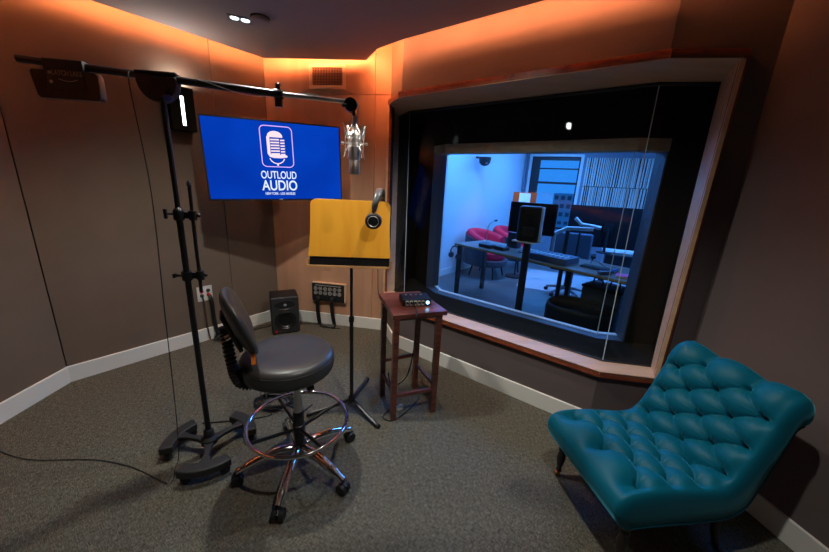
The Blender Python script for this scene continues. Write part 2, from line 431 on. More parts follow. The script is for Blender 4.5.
# wall with the inner opening, seen through the front glass
wm = MB()
def vwall(mb, a, b, z0, z1, t=.10):
    d = (b - a).normalized(); n = Vector((-d.y, d.x)) * t
    mb.hexa([(*a, z0), (*b, z0), (*(b + n), z0), (*(a + n), z0)], [(*a, z1), (*b, z1), (*(b + n), z1), (*(a + n), z1)])
cw = [Vector((-.62, 4.35)), cl, bp[0], bp[1], bp[2], bp[3], crr, Vector((3.4, 2.3))]
ci = [Vector((-.62, 4.35)) + Vector((.05, .1)), cl + Vector((.10, .06)), Vector((.28, 3.83)), Vector((.315, 3.665)), Vector((1.60, 2.69)), Vector((1.768, 2.672)), crr + Vector((.02, .15)), Vector((3.4, 2.45))]
def seg(mb, i, z0, z1):
    a, b, c, d = cw[i], cw[i + 1], ci[i + 1], ci[i]
    mb.hexa([(*a, z0), (*b, z0), (*c, z0), (*d, z0)], [(*a, z1), (*b, z1), (*c, z1), (*d, z1)])
for i in range(7):
    if i in (2, 3, 4): seg(wm, i, 0, zo0); seg(wm, i, zo1 + .085, H)
    else: seg(wm, i, 0, H)
struct(wm.build('wall_control_front', M_['fcopper'], smooth=False))
# lining boards of the inner opening
w2 = bpy.data.objects.new('window_2', None); C.objects.link(w2); struct(w2)
lm = MB()
for i in (2, 3, 4): seg(lm, i, zo1, zo1 + .085)
lm.build('head_board', wood('beige_head_board', (.34, .27, .18), (.44, .36, .25), .6), w2, smooth=False)
lm = MB()
o0, o1 = [p.copy() for p in cw[2:6]], [p.copy() for p in ci[2:6]]
for i in range(3):
    lm.hexa([(*o0[i], zo0 - .004), (*o0[i + 1], zo0 - .004), (*o1[i + 1], zo0 - .004), (*o1[i], zo0 - .004)], [(*o0[i], zo0 + .006), (*o0[i + 1], zo0 + .006), (*o1[i + 1], zo0 + .006), (*o1[i], zo0 + .006)])
lm.build('sill', M_['shell'], w2, smooth=False)
lm = MB()
for i in range(3):
    q0, q1 = o0[i].lerp(o1[i], .72), o0[i + 1].lerp(o1[i + 1], .72)
    lm.hexa([(*q0, zo0 + .006), (*q1, zo0 + .006), (*o1[i + 1], zo0 + .006), (*o1[i], zo0 + .006)], [(*q0, zo0 + .012), (*q1, zo0 + .012), (*o1[i + 1], zo0 + .012), (*o1[i], zo0 + .012)])
lm.build('sill_nosing', M_['white'], w2, smooth=False)
for k, s in ((0, 1), (3, -1)):
    e = (o0[1] - o0[0]).normalized() if k == 0 else (o0[2] - o0[3]).normalized()
    a, b = o0[k], o1[k]
    MB().hexa([(*a, zo0), (*b, zo0), (*(b + e * .012), zo0), (*(a + e * .012), zo0)], [(*a, zo1), (*b, zo1), (*(b + e * .012), zo1), (*(a + e * .012), zo1)]).build('jamb_board', M_['shell'], w2, smooth=False)
mid = [(a + b) / 2 for a, b in zip(o0, o1)]
for i in range(3):
    a, b = mid[i], mid[i + 1]; e = (b - a).normalized(); n = Vector((-e.y, e.x)) * .008; ex = e * .002
    a, b = a + ex, b - ex
    MB().hexa([(*a, zo0 + .006), (*b, zo0 + .006), (*(b + n), zo0 + .006), (*(a + n), zo0 + .006)], [(*a, zo1), (*b, zo1), (*(b + n), zo1), (*(a + n), zo1)]).build('glass_pane', M_['glass'], w2, smooth=False)
for i in (1, 2):
    MB().tube([(*mid[i], zo0), (*mid[i], zo1)], .0035, 6).build('glass_joint', sil, w2)

# ------------------------------------------------------------------ downlights in the ceiling, smoke detector
LAMP = emit('lamp_face', (.82, .95, 1.), 2.6)
def downlight(x, y, rz, power, label, col=(1., .965, .89), size=125, aim=None, rad=.03, blend=.7):
    t = thing('ceiling_downlight', label, 'downlight', (x, y, HP), rz, 'recessed ceiling downlights')
    mb = MB()
    for sx, w, l in ((0, 1, 1),):
        mb.box((0, .042, -.002), (.16, .010, .006)); mb.box((0, -.042, -.002), (.16, .010, .006)); mb.box((.075, 0, -.002), (.010, .084, .006)); mb.box((-.075, 0, -.002), (.010, .084, .006))
    mb.build('bezel', M_['grey'], t, smooth=False)
    for s in (-1, 1):
        MB().cyl((s * .034, 0, -.004), (s * .034, 0, -.0005), .028, n=20).build('lamp', LAMP, t)
    L = bpy.data.lights.new('spot', 'SPOT'); L.energy = power; L.color = col; L.spot_size = R(size); L.spot_blend = blend; L.shadow_soft_size = rad
    lo = bpy.data.objects.new('spot', L); C.objects.link(lo); lo.location = (x, y, HP - .03)
    d = Vector(aim) - Vector((x, y, HP)) if aim else Vector((0, 0, -1))
    lo.rotation_euler = d.to_track_quat('-Z', 'Y').to_euler()
    return t
downlight(-1.316, 2.723, R(27), 9, 'small square recessed downlight with two lit bulbs beside the round ceiling disc')
downlight(-.90, 1.90, 0, 95, 'recessed downlight above the drafting stool, beyond the top of the picture', size=132)
downlight(.12, 2.0, 0, 42, 'recessed downlight above the music desk, beyond the top of the picture', size=140)
downlight(.35, .75, 0, 66, 'recessed downlight overhead in the middle of the room', size=118)
t = thing('smoke_detector', 'dark round flat ceiling disc beside the small square downlight', 'smoke detector', (-1.155, 2.68, HP), 0)
MB().lathe([(.055, 0), (.058, -.008), (.058, -.022), (.050, -.030), (0, -.032)]).build('cover', M_['ceil'], t)
MB().lathe([(.062, .0), (.064, -.004), (.062, -.008)]).build('base_ring', M_['black'], t)

# ------------------------------------------------------------------ wall sconce on the left back wall
dB = (Vector(BC) - Vector(A1)).normalized(); nB = Vector((dB.y, -dB.x))
def onB(t_, z, d=0): p = Vector(A1) + dB * t_ + nB * d; return (p.x, p.y, z)
rB = math.atan2(dB.y, dB.x)
t = thing('wall_light', 'dark box wall light with glowing vertical slot beside the television', 'wall light', onB(.975, 1.925), rB)
mb = MB(); W_, Hh, D_ = .17, .33, .10
mb.box((-.050, -D_ / 2 - .0, Hh / 2), (.076, D_, Hh)); mb.box((.050, -D_ / 2, Hh / 2), (.076, D_, Hh))
mb.box((0, -D_ / 2, .02), (.03, D_, .04)); mb.box((0, -D_ / 2, Hh - .03), (.03, D_, .06)); mb.box((0, -.03, Hh / 2), (.03, .06, Hh))
mb.build('housing', M_['fcopper'], t, smooth=False, bevel=.002)
MB().box((0, -.094, .15), (.022, .006, .22)).build('light_slot', emit('sconce_slot', (.95, 1., .98), 7), t, smooth=False)
MB().box((0, -.05, Hh + .001), (.11, .06, .004)).build('upward_lamp', emit('sconce_top', (1., .93, .85), 90), t, smooth=False)

# ------------------------------------------------------------------ television
tvd = Vector((.955, .5)).normalized(); rT = math.atan2(tvd.y, tvd.x)
t = thing('television', 'wall mounted television glowing blue with a white microphone logo', 'television', (-1.207, 3.000, 1.40), rT)
t.rotation_euler = (0, R(-1.6), rT)
MB().box((0, .022, .322), (1.090, .040, .645)).build('case', M_['black'], t, bevel=.004)
SCR = emit('screen_blue', (.001, .055, .56), 1.0)
def screen_mat():
    m = SCR; nt = m.node_tree; e = [n for n in nt.nodes if n.type == 'EMISSION'][0]
    tc = nt.nodes.new('ShaderNodeTexCoord'); gr = nt.nodes.new('ShaderNodeTexNoise'); gr.inputs['Scale'].default_value = 1.6
    nt.links.new(tc.outputs['Object'], gr.inputs['Vector'])
    r = nt.nodes.new('ShaderNodeValToRGB'); r.color_ramp.elements[0].position = .3; r.color_ramp.elements[1].position = .75
    r.color_ramp.elements[0].color = (.001, .030, .36, 1); r.color_ramp.elements[1].color = (.001, .062, .58, 1)
    nt.links.new(gr.outputs['Fac'], r.inputs[0]); nt.links.new(r.outputs[0], e.inputs[0])
screen_mat()
scr = MB().box((0, .0015, .322), (1.066, .003, .620)).build('screen', SCR, t, smooth=False)
LW = emit('logo_white', (.70, .80, 1.), 1.1); LP = emit('logo_warm_white', (1., .80, .88), 1.0); LPK = emit('logo_pink', (.80, .50, 1.), 1.1)
rf = (R(90), 0, 0)
text_mesh('logo_word', 'OUTLOUD', .088, scr, (0, -.0012, .322 - .113), rf, LW, offset=.0012, sx=.67)
text_mesh('logo_word', 'AUDIO', .118, scr, (.002, -.0012, .322 - .201), rf, LW, offset=.0020, sx=.76)
text_mesh('logo_word', 'NEW YORK - LOS ANGELES', .029, scr, (0, -.0012, .322 - .266), rf, LW, offset=.0006, sx=.68)
def flat(name, polys, m, y=-.0012):
    mb = MB()
    for pl in polys:
        n = len(pl); k = len(mb.v)
        mb.add([(x, y, z + .322) for x, z in pl] + [(x, 0, z + .322) for x, z in pl],
               [tuple(range(n)), tuple(range(n, 2 * n))[::-1]] + [(i, (i + 1) % n, n + (i + 1) % n, n + i) for i in range(n)])
    return mb.build(name, m, scr, smooth=False)
def rrect(cx, cz, w, h, r, n=6):
    out = []
    for (sx, sz, a0) in ((1, 1, 0), (-1, 1, 90), (-1, -1, 180), (1, -1, 270)):
        for k in range(n + 1):
            a = R(a0 + 90 * k / n); out.append((cx + sx * (w / 2 - r) + r * cos(a), cz + sz * (h / 2 - r) + r * sin(a)))
    return out
mb = MB(); mb.tube([(x, -.001, z + .322) for x, z in rrect(.002, .118, .250, .322, .035)], .0036, 6, closed=True); mb.build('logo_border', LPK, scr)
# microphone drawing: rounded body cut by bars, cradle and stem
polys = []
def arch(x0, x1, z0, z1, r, n=10):
    c = []; 
    for k in range(n + 1): a = PI * k / n; c.append(((x0 + x1) / 2 + (x1 - x0) / 2 * cos(a), z1 + r * sin(a)))
    return c + [(x0, z0), (x1, z0)]
polys.append(arch(-.070, .050, .192, .200, .042))
for k in range(6):
    z = .168 - k * .0225
    polys.append([(-.048, z - .001), (-.048, z + .0102), (.022, z + .0132), (.022, z + .001)])
    polys.append([(.030, z - .003), (.030, z + .0080), (.064, z + .0105), (.064, z - .001)])
polys.append([(-.076, .056), (-.076, .196), (-.052, .196), (-.052, .056)])
polys.append([(-.062, .036), (-.072, .056), (.066, .056), (.080, .050), (.078, .036), (.030, .028), (-.030, .028)])
flat('logo_microphone', polys, LP)
mb = MB(); mb.tube([(-.004 + .062 * cos(a), -.001, .322 + .045 + .062 * sin(a)) for a in [R(200 + 14 * k) for k in range(11)]], .0045, 6)
mb.tube([(-.002, -.001, .322 - .015), (-.002, -.001, .322 - .034)], .008, 6); mb.build('logo_cradle', LP, scr)
MB().box((0, -.001, .008), (.03, .003, .008)).build('sensor', M_['grey'], t, smooth=False)
am = MB(); am.box((-.05, .055, .33), (.40, .03, .25)); am.tube([(0, .07, .33), (-.18, .25, .33), (-.10, .42, .33)], .018, 10); am.box((-.10, .44, .33), (.16, .02, .2), rz=R(0))
am.build('wall_arm', M_['blackm'], t)

# ------------------------------------------------------------------ air grille on the back wall
dC = (Vector(CC) - Vector(BC)).normalized(); nC = Vector((dC.y, -dC.x)); rC = math.atan2(dC.y, dC.x)
def onC(x, z, d=0):
    p = Vector(BC) + dC * ((x - BC[0]) / dC.x) + nC * d; return (p.x, p.y, z)
t = thing('air_grille', 'wood framed air vent grille high on the back wall', 'air vent', onC(-.919, 2.425), rC)
mb = MB(); w, h = .365, .215; b_ = .032
mb.box((0, -.006, b_ / 2), (w, .012, b_)); mb.box((0, -.006, h - b_ / 2), (w, .012, b_)); mb.box((-w / 2 + b_ / 2, -.006, h / 2), (b_, .012, h - 2 * b_)); mb.box((w / 2 - b_ / 2, -.006, h / 2), (b_, .012, h - 2 * b_))
mb.build('frame', M_['ventp'], t, smooth=False, bevel=.002)
MB().box((0, -.001, h / 2), (w - 2 * b_, .002, h - 2 * b_)).build('duct', M_['ventd'], t, smooth=False)
mb = MB()
for k in range(19): mb.box((-w / 2 + b_ + .010 + k * (w - 2 * b_ - .02) / 18, -.007, h / 2), (.0055, .008, h - 2 * b_))
for k in range(6): mb.box((0, -.004, b_ + .016 + k * .024), (w - 2 * b_, .004, .004))
mb.build('louvre', M_['vents'], t, smooth=False)

# ------------------------------------------------------------------ XLR panel on the back wall, cables
t = thing('connector_panel', 'black audio connector panel in a wooden box on the back wall', 'connector panel', onC(-.935, .28), rC)
MB().box((0, -.019, .108), (.385, .038, .218)).build('box', M_['ventp'], t, bevel=.002)
MB().box((-.006, -.0395, .106), (.372, .004, .205)).build('face_plate', M_['black'], t, smooth=False)
mb = MB(); mb.box((-.006, -.042, .186), (.30, .002, .007)); mb.build('label_strip', M_['label'], t, smooth=False)
for r_ in range(2):
    for k in range(6):
        mb = MB(); mb.tube([(-.150 + k * .055 + .018 * cos(a), -.042, .148 - r_ * .05 + .018 * sin(a)) for a in [2 * PI * q / 14 for q in range(14)]], .0022, 5, closed=True)
        mb.cyl((-.150 + k * .055, -.043, .148 - r_ * .05), (-.150 + k * .055, -.040, .148 - r_ * .05), .006, n=10); mb.build('socket', M_['white'], t)
def cable(name, pts, r, label, cat='cable', m=None, n=10, group=None, sub=8):
    o = MB().tube(catmull(pts, sub), r, 7).build(name, m or M_['rubber']); return tag(o, label, cat, group)
p = lambda x, z, d: Vector(onC(x, z, d))
mb = MB()
for q in (-1.065, -1.05, -1.036): mb.tube(catmull([p(q, .34, .045), p(q, .30, .075), p(q, .15, .07), p(q + .01, .02, .06)], 6), .0075, 7)
mb.tube(catmull([p(-1.04, .02, .06), p(-1.0, .008, .11), p(-.93, .008, .12), p(-.86, .008, .10), p(-.85, .03, .06)], 8), .006, 7)
tag(mb.build('cable', M_['rubber']), 'thick black cable bundle hanging from the left of the connector panel', 'cable', 'cables under the connector panel')
mb = MB()
for q in (-.905, -.89, -.876): mb.tube(catmull([p(q, .34, .045), p(q, .30, .075), p(q + .008, .15, .07), p(q + .02, .02, .05)], 6), .0075, 7)
tag(mb.build('cable', M_['rubber']), 'thick black cable bundle hanging from the middle of the connector panel', 'cable', 'cables under the connector panel')
tag(MB().box((0, 0, 0), (.275, .003, .06)).build('wall_hatch', M_['ply'], loc=onC(-1.05, .655, .0017), rot=(0, 0, rC), bevel=.001), 'small flush wooden hatch in the back wall above the connector panel', 'hatch')

# ------------------------------------------------------------------ jack plate on the left back wall
t = thing('jack_plate', 'white wall plate with four red and green jacks', 'wall plate', onB(1.0, .408), rB)
MB().box((0, -.003, .073), (.135, .006, .146)).build('plate', M_['white'], t, bevel=.002)
for i, (x, z, m) in enumerate(((-.028, .10, 'red'), (.03, .10, 'green'), (-.028, .055, 'green'), (.03, .055, 'red'))):
    mb = MB(); mb.cyl((x, -.006, z), (x, -.014, z), .017, n=18); mb.cyl((x, -.014, z), (x, -.019, z), .010, n=14); mb.build('jack', M_[m], t)
b_ = lambda t_, z, d: Vector(onB(t_, z, d))
mb = MB()
for q in (1.030, 1.044): mb.tube(catmull([b_(q, .46, .012), b_(q + .004, .40, .04), b_(q + .01, .2, .035), b_(q + .02, .04, .05)], 6), .010, 8)
tag(mb.build('cable', M_['rubber']), 'thick black cable dropping from the white jack plate', 'cable')
cable('cable', [b_(.974, .45, .02), b_(.976, .38, .035), b_(.98, .15, .03), b_(.985, .02, .05)], .006, 'thin brown cable dropping from the white jack plate', m=mat('brown_cable', (.09, .045, .035), .5))
mb = MB()
for k in range(4):
    mb.tube([b_(1.07 + k * .012, .012 + k * .009, .10) + Vector(((.10 + .008 * k) * cos(a) * .8, (.10 + .006 * k) * sin(a) * .6, .006 * sin(3 * a + k))) for a in [2 * PI * q / 28 for q in range(28)]], .0035, 6, closed=True)
mb.tube(catmull([b_(1.14, .01, .08), b_(1.3, .006, .10), b_(1.5, .006, .08), b_(1.62, .006, .13)], 8), .004, 6)
tag(mb.build('cable_coil', M_['rubber']), 'loose loop of thin black cable on the carpet below the jack plate', 'cable')

# ------------------------------------------------------------------ studio monitor speaker on the floor
rs = math.atan2(.126, .2)
t = thing('monitor_speaker', 'black two-way studio speaker standing on the carpet in the corner', 'speaker', (-1.385, 3.36, 0), R(26))
MB().box((0, .0, .168), (.215, .20, .328)).build('cabinet', M_['black'], t, bevel=.012)
MB().box((0, -.104, .168), (.205, .010, .318)).build('baffle', M_['cone'], t, bevel=.004)
F = Matrix.Rotation(R(90), 4, 'X')
def fm(x, y, z): return Matrix.Translation((x, y, z)) @ F
MB().lathe([(.082, 0), (.084, .006), (.076, .010), (.070, .004), (.060, .007), (.028, -.022), (.026, -.022), (.022, -.010), (.0, -.006)], 32, M=fm(0, -.109, .125)).build('woofer', mat('woofer_cone', (.012, .012, .014), .3), t)
MB().lathe([(.080, 0), (.076, .003), (.05, -.008), (.03, -.012), (.02, -.008), (0, -.004)], 32, M=fm(0, -.110, .262), sy=.5).build('tweeter_waveguide', M_['black'], t)
MB().lathe([(.014, 0), (.012, .005), (0, .009)], 16, M=fm(0, -.108, .262)).build('tweeter', M_['grey'], t)
MB().cyl((-.075, -.112, .028), (-.075, -.108, .028), .010, n=14).build('badge', M_['red'], t)
for s in (-1, 1):
    for u in (-1, 1): MB().box((s * .085, u * .08, .002), (.03, .03, .004)).build('rubber_foot', M_['rubber'], t)
t.scale = (1.28, 1.28, 1.22)
cable('cable', [(-1.47, 3.50, .08), (-1.53, 3.47, .02), (-1.58, 3.37, .006), (-1.66, 3.30, .006), (-1.70, 3.22, .006)], .005, 'black cable running over the carpet left of the speaker')
cable('cable', [(-1.25, 3.47, .02), (-1.15, 3.50, .006), (-1.05, 3.50, .006), (-.98, 3.46, .006), (-.90, 3.42, .006), (-.80, 3.42, .006)], .005, 'black cable running over the carpet right of the speaker')

# ------------------------------------------------------------------ boom stand
st = thing('boom_stand', 'tall black studio boom stand on a three armed wheeled base', 'boom stand', (-1.158, 1.627, 0))
for k, a0 in enumerate((-66, 54, 174)):
    arc = []
    for q in range(13):
        a = R(a0 - 32 + 64 * q / 12); arc.append(a)
    wdt = .034
    mb = MB(); po = [((.215 + wdt) * cos(a), (.215 + wdt) * sin(a)) for a in arc] + [((.215 - wdt) * cos(a), (.215 - wdt) * sin(a)) for a in reversed(arc)]
    mb.prism(po, .052, .098); foot = mb.build('foot_arc', M_['cast'], st, bevel=.008)
    mb = MB(); e = Vector((cos(R(a0)), sin(R(a0)), 0)); sd = Vector((-e.y, e.x, 0))
    pts = []
    for s_, w in ((.02, .03), (.07, .018), (.13, .015), (.185, .03)):
        pts.append((s_, w))
    pl = [tuple((e * s_ + sd * w)[:2]) for s_, w in pts] + [tuple((e * s_ - sd * w)[:2]) for s_, w in reversed(pts)]
    mb.prism(pl, .070, .094); mb.build('spoke', M_['cast'], st, bevel=.006)
    for da in (-25, 25):
        a = R(a0 + da); c = Vector((.215 * cos(a), .215 * sin(a), 0)); td = Vector((cos(a), sin(a), 0))
        mb = MB(); mb.cyl(c + Vector((0, 0, .026)) - td * .013, c + Vector((0, 0, .026)) + td * .013, .025, n=20)
        mb.build('caster_wheel', M_['rubber'], st)
        mb = MB(); mb.box((0, 0, 0), (.036, .02, .03), M=Matrix.Translation(c + Vector((0, 0, .054))) @ Matrix.Rotation(a, 4, 'Z')); mb.cyl(c + Vector((0, 0, .026)) - td * .018, c + Vector((0, 0, .026)) + td * .018, .007, n=10)
        mb.build('caster_fork', M_['cast'], st)
mb = MB(); mb.lathe([(.045, .07), (.045, .10), (.028, .115), (.026, .15), (.020, .16)]); mb.build('hub', M_['cast'], st)
MB().cyl((0, 0, .10), (0, 0, 1.40), .0145, n=18).build('lower_pole', M_['blackm'], st)
MB().cyl((0, 0, 1.38), (0, 0, 1.92), .0115, n=18).build('upper_pole', M_['blackm'], st)
mb = MB(); mb.lathe([(.020, 1.37), (.024, 1.375), (.024, 1.415), (.019, 1.425), (.014, 1.43)]); mb.tube([(-.02, -.005, 1.40), (-.05, -.01, 1.40)], .005, 8); mb.box((-.058, -.01, 1.40), (.012, .012, .045)); mb.build('clamp_collar', M_['blackm'], st, bevel=.001)
# slim second rod clipped beside the pole
mb = MB(); mb.cyl((.050, .018, 1.00), (.055, .02, 1.53), .0085, n=12); mb.lathe([(.004, 1.53), (.011, 1.535), (.009, 1.55), (.004, 1.56)], 12, M=Matrix.Translation((.055, .02, 0))); mb.build('spare_rod', M_['blackm'], st)
for z in (1.395, 1.09):
    mb = MB(); mb.cyl((0, 0, z - .022), (0, 0, z + .022), .024, n=16); mb.cyl((.055, .02, z - .022), (.055, .02, z + .022), .018, n=14); mb.box((.03, .01, z), (.05, .016, .03), rz=.35)
    mb.tube([(.055, .02, z), (.075, .028, z)], .006, 8); mb.ball((.078, .03, z), .010, 10)
    if z < 1.2: mb.tube([(0, 0, z), (-.05, -.01, z)], .006, 8); mb.box((-.055, -.01, z), (.012, .02, .02))
    mb.build('rod_clip', M_['blackm'], st)
# boom direction
P0 = Vector((-1.19, 1.66, 1.982)) - Vector((-1.177, 1.654, 0))
bd = Vector((.838, .105, -.028)); 
bL = P0 - bd * .635 + Vector((0, 0, .022)); bR = P0 + bd * 1.002; bh = Vector((bd.x, bd.y, 0)).normalized(); bn = Vector((-bh.y, bh.x, 0))
Q1 = P0 + bd * .60
MB().cyl(bL, Q1, .0155, n=18).build('boom_tube', M_['blackm'], st)
MB().cyl(Q1, bR, .0105, n=16).build('boom_extension', M_['steel'], st)
mb = MB(); mb.cyl(Q1 - bd * .02, Q1 + bd * .025, .021, n=18); mb.box(Q1 + Vector((0, 0, -.03)), (.03, .02, .05)); mb.box(Q1 + Vector((0, 0, .03)), (.02, .012, .03)); mb.build('boom_collar', M_['blackm'], st, bevel=.002)
RB = Matrix(((bh.x, bn.x, 0, 0), (bh.y, bn.y, 0, 0), (0, 0, 1, 0), (0, 0, 0, 1)))
# clutch: half disc with saddle
mb = MB(); sec = [(.082 * cos(R(a)), .092 * sin(R(a))) for a in range(180, 361, 12)] + [(.082, .012), (-.082, .012)]
n = len(sec); T = Matrix.Translation(P0 + Vector((0, 0, 0))) @ RB
mb.add([(x, -.022, z) for x, z in sec] + [(x, .022, z) for x, z in sec], [tuple(range(n)), tuple(range(n, 2 * n))[::-1]] + [(i, (i + 1) % n, n + (i + 1) % n, n + i) for i in range(n)], T)
mb.build('clutch_disc', M_['cast'], st, bevel=.004)
MB().cyl(T @ Vector((.0, -.022, -.04)), T @ Vector((0, -.034, -.04)), .036, n=24).build('clutch_face', mat('brown_felt_disc', (.045, .018, .010), .7), st)
mb = MB(); mb.box((0, 0, .026), (.165, .046, .012), M=T); mb.box((0, 0, -.010), (.165, .046, .010), M=T); mb.build('saddle', M_['blackm'], st, bevel=.004)
mb = MB(); mb.ball(T @ Vector((.045, -.03, -.075)), (.02, .02, .014), 12); mb.build('blue_knob', M_['bluew'], st)
tag(st.children[-1] if False else [o for o in bpy.data.objects if o.name == 'blue_knob'][0], 'blue knob')
# counterweight plate
Tc = Matrix.Translation(P0 - bd * .42) @ RB
mb = MB(); pl = [(-.125, -.038), (.115, -.038), (.122, -.052), (.122, -.135), (.112, -.148), (-.112, -.148), (-.122, -.138), (-.135, -.048)]
n = len(pl)
mb.add([(x, -.020, z + .03) for x, z in pl] + [(x, .020, z + .03) for x, z in pl], [tuple(range(n)), tuple(range(n, 2 * n))[::-1]] + [(i, (i + 1) % n, n + (i + 1) % n, n + i) for i in range(n)], Tc)
cwt = mb.build('counterweight', M_['blackm'], st, bevel=.003)
mb = MB(); mb.box((.0, 0, .012), (.155, .05, .045), M=Tc); mb.box((0, -.001, -.045), (.150, .046, .09), M=Tc); mb.build('counterweight_clamp', M_['cast'], st, bevel=.005)
_t = text_mesh('maker_lettering', 'LATCH LAKE', .027, st, tuple(Tc @ Vector((.012, -.0255, -.020))), (R(90), 0, math.atan2(bh.y, bh.x)), mat('bronze_print', (.30, .22, .15), .5), offset=.0007, sx=.75)
mb = MB(); mb.tube([tuple(Tc @ Vector((.012 + .036 * u, -.0255, -.042 - .008 * (1 - u * u)))) for u in [k / 5 - 1 for k in range(11)]], .0012, 5)
for z in (-.02, -.055): mb.cyl(Tc @ Vector((-.055, -.024, z)), Tc @ Vector((-.055, -.0262, z)), .006, n=10)
mb.build('maker_mark', M_['label'], st)
# swivel at the end of the boom
Ts = Matrix.Translation(bR) @ RB
mb = MB(); mb.cyl(Ts @ Vector((-.012, -.018, -.012)), Ts @ Vector((-.012, .018, -.012)), .030, n=24); mb.cyl(Ts @ Vector((-.03, -.026, -.02)), Ts @ Vector((-.05, -.03, -.02)), .008, n=12)
mb.cyl(Ts @ Vector((.0, 0, -.02)), Ts @ Vector((.003, 0, -.085)), .0085, n=12); mb.build('swivel', M_['blackm'], st)
STAND = Vector((-1.158, 1.627, 0))
# cable wrapped along the boom (rests on the stand, own thing)
mb = MB(); pts = []
for k in range(60):
    u = k / 59; c = STAND + P0 + bd * (.10 + .885 * u); a = u * 2 * PI * 1.5 + 1
    r = .019 if u < .55 else .014
    pts.append(c + bn * (r * cos(a)) + Vector((0, 0, r * sin(a))))
c = STAND + bR; pts += [c + bh * .014 + Vector((0, 0, .004)), c + bh * .025 + Vector((0, 0, -.03)), c + bh * .016 + Vector((0, 0, -.075)), c + bh * .004 + Vector((0, 0, -.10))]
mb.tube(catmull(pts, 2), .0026, 6)
tag(mb.build('microphone_cable', M_['steel']), 'thin grey cable wound along the boom to the microphone', 'cable')
cb = STAND + P0 - bd * .12
cable('cable', [cb + Vector((0, 0, .02)) - bn * .018, cb + Vector((-.0, -.01, -.05)) - bn * .02, (-1.255, 1.60, 1.5), (-1.235, 1.54, .9), (-1.222, 1.49, .35), (-1.222, 1.462, .12), (-1.20, 1.40, .10), (-1.21, 1.385, .04), (-1.27, 1.40, .006), (-1.5, 1.48, .006), (-1.75, 1.52, .006), (-2.1, 1.50, .006), (-2.38, 1.56, .006)], .0022,
      'black cable hanging from the boom down to the carpet and away left')

# ------------------------------------------------------------------ microphone in a shock mount
mc = STAND + bR + bh * .006
t = thing('condenser_microphone', 'silver studio microphone hanging in a wire cradle from the boom', 'microphone', (mc.x, mc.y, mc.z - .325))
t.scale = (1.15, 1.15, 1.12)
# local z: 0 at bottom of mic, top .20
MB().lathe([(.0, 0), (.021, 0), (.0225, .003), (.0225, .058), (.0215, .060)], 32).build('grille', mat('mesh_grille', (.70, .68, .66), .4, metal=1, bump=(900, .6, .001)), t)
MB().lathe([(.0228, .060), (.0232, .062), (.0232, .160), (.021, .168), (.012, .176), (.009, .185), (.009, .215), (0, .215)], 32).build('body', M_['nickel'], t)
MB().lathe([(.0095, .198), (.011, .20), (.011, .238), (.0, .24)], 20).build('connector', M_['steel'], t)
mb = MB()
for z, r in ((.115, .030), (.150, .030), (.128, .044)):
    mb.tube([(r * cos(2 * PI * k / 24), r * sin(2 * PI * k / 24), z) for k in range(24)], .0018, 6, closed=True)
for k in range(4):
    a = R(45 + 90 * k); e = Vector((cos(a), sin(a), 0))
    for s in (-1, 1):
        pass
    mb.tube(catmull([e * .030 + Vector((0, 0, .150)), e * .050 + Vector((0, 0, .185)), e * .056 + Vector((0, 0, .205)), e * .050 + Vector((0, 0, .195))], 5), .0020, 6)
    mb.tube(catmull([e * .056 + Vector((0, 0, .205)), e * .047 + Vector((0, 0, .14)), e * .046 + Vector((0, 0, .09)), e * .054 + Vector((0, 0, .068))], 5), .0024, 6)
    mb.tube([e * .030 + Vector((0, 0, .115)), e * .050 + Vector((0, 0, .085))], .0016, 6)
    mb.tube([e * .010 + Vector((0, 0, .205)), e * .035 + Vector((0, 0, .172)), e * .047 + Vector((0, 0, .14))], .0018, 6)
mb.tube([(-.052, 0, .128), (.052, 0, .128)], .0028, 8); mb.cyl((.046, 0, .128), (.056, 0, .128), .006, n=10); mb.cyl((-.056, 0, .128), (-.046, 0, .128), .006, n=10)
mb.build('shock_mount', M_['nickel'], t)

# ------------------------------------------------------------------ music stand with honey coloured desk
rD = R(5)
t = thing('music_stand', 'honey yellow wooden music desk on a black pole with folding legs', 'music stand', (-.41, 2.07, 0))
MB().cyl((0, .02, .07), (0, .02, .70), .0135, n=16).build('lower_pole', M_['blackm'], t)
MB().cyl((0, .02, .66), (0, .02, 1.20), .0095, n=16).build('upper_pole', M_['blackm'], t)
MB().lathe([(.014, .675), (.018, .68), (.018, .71), (.013, .72), (.010, .722)], 16, M=Matrix.Translation((0, .02, 0))).build('collar', M_['blackm'], t)
for a, L in ((-42, .285), (80, .35), (202, .30)):
    e = Vector((cos(R(a)), sin(R(a)), 0)); mb = MB()
    mb.tube([Vector((0, .02, .075)) + e * .01, e * L * .6 + Vector((0, .02, .035)), e * L + Vector((0, .02, .016))], .014, 8)
    lg = mb.build('leg', M_['blackm'], t)
    mb = MB(); c = e * L + Vector((0, .02, .016)); mb.cyl(c - e * .02, c + e * .015, .0155, n=12); mb.build('rubber_foot', M_['rubber'], lg)
MB().lathe([(.020, .055), (.024, .06), (.024, .10), (.016, .11)], 16, M=Matrix.Translation((0, .02, 0))).build('hub', M_['blackm'], t)
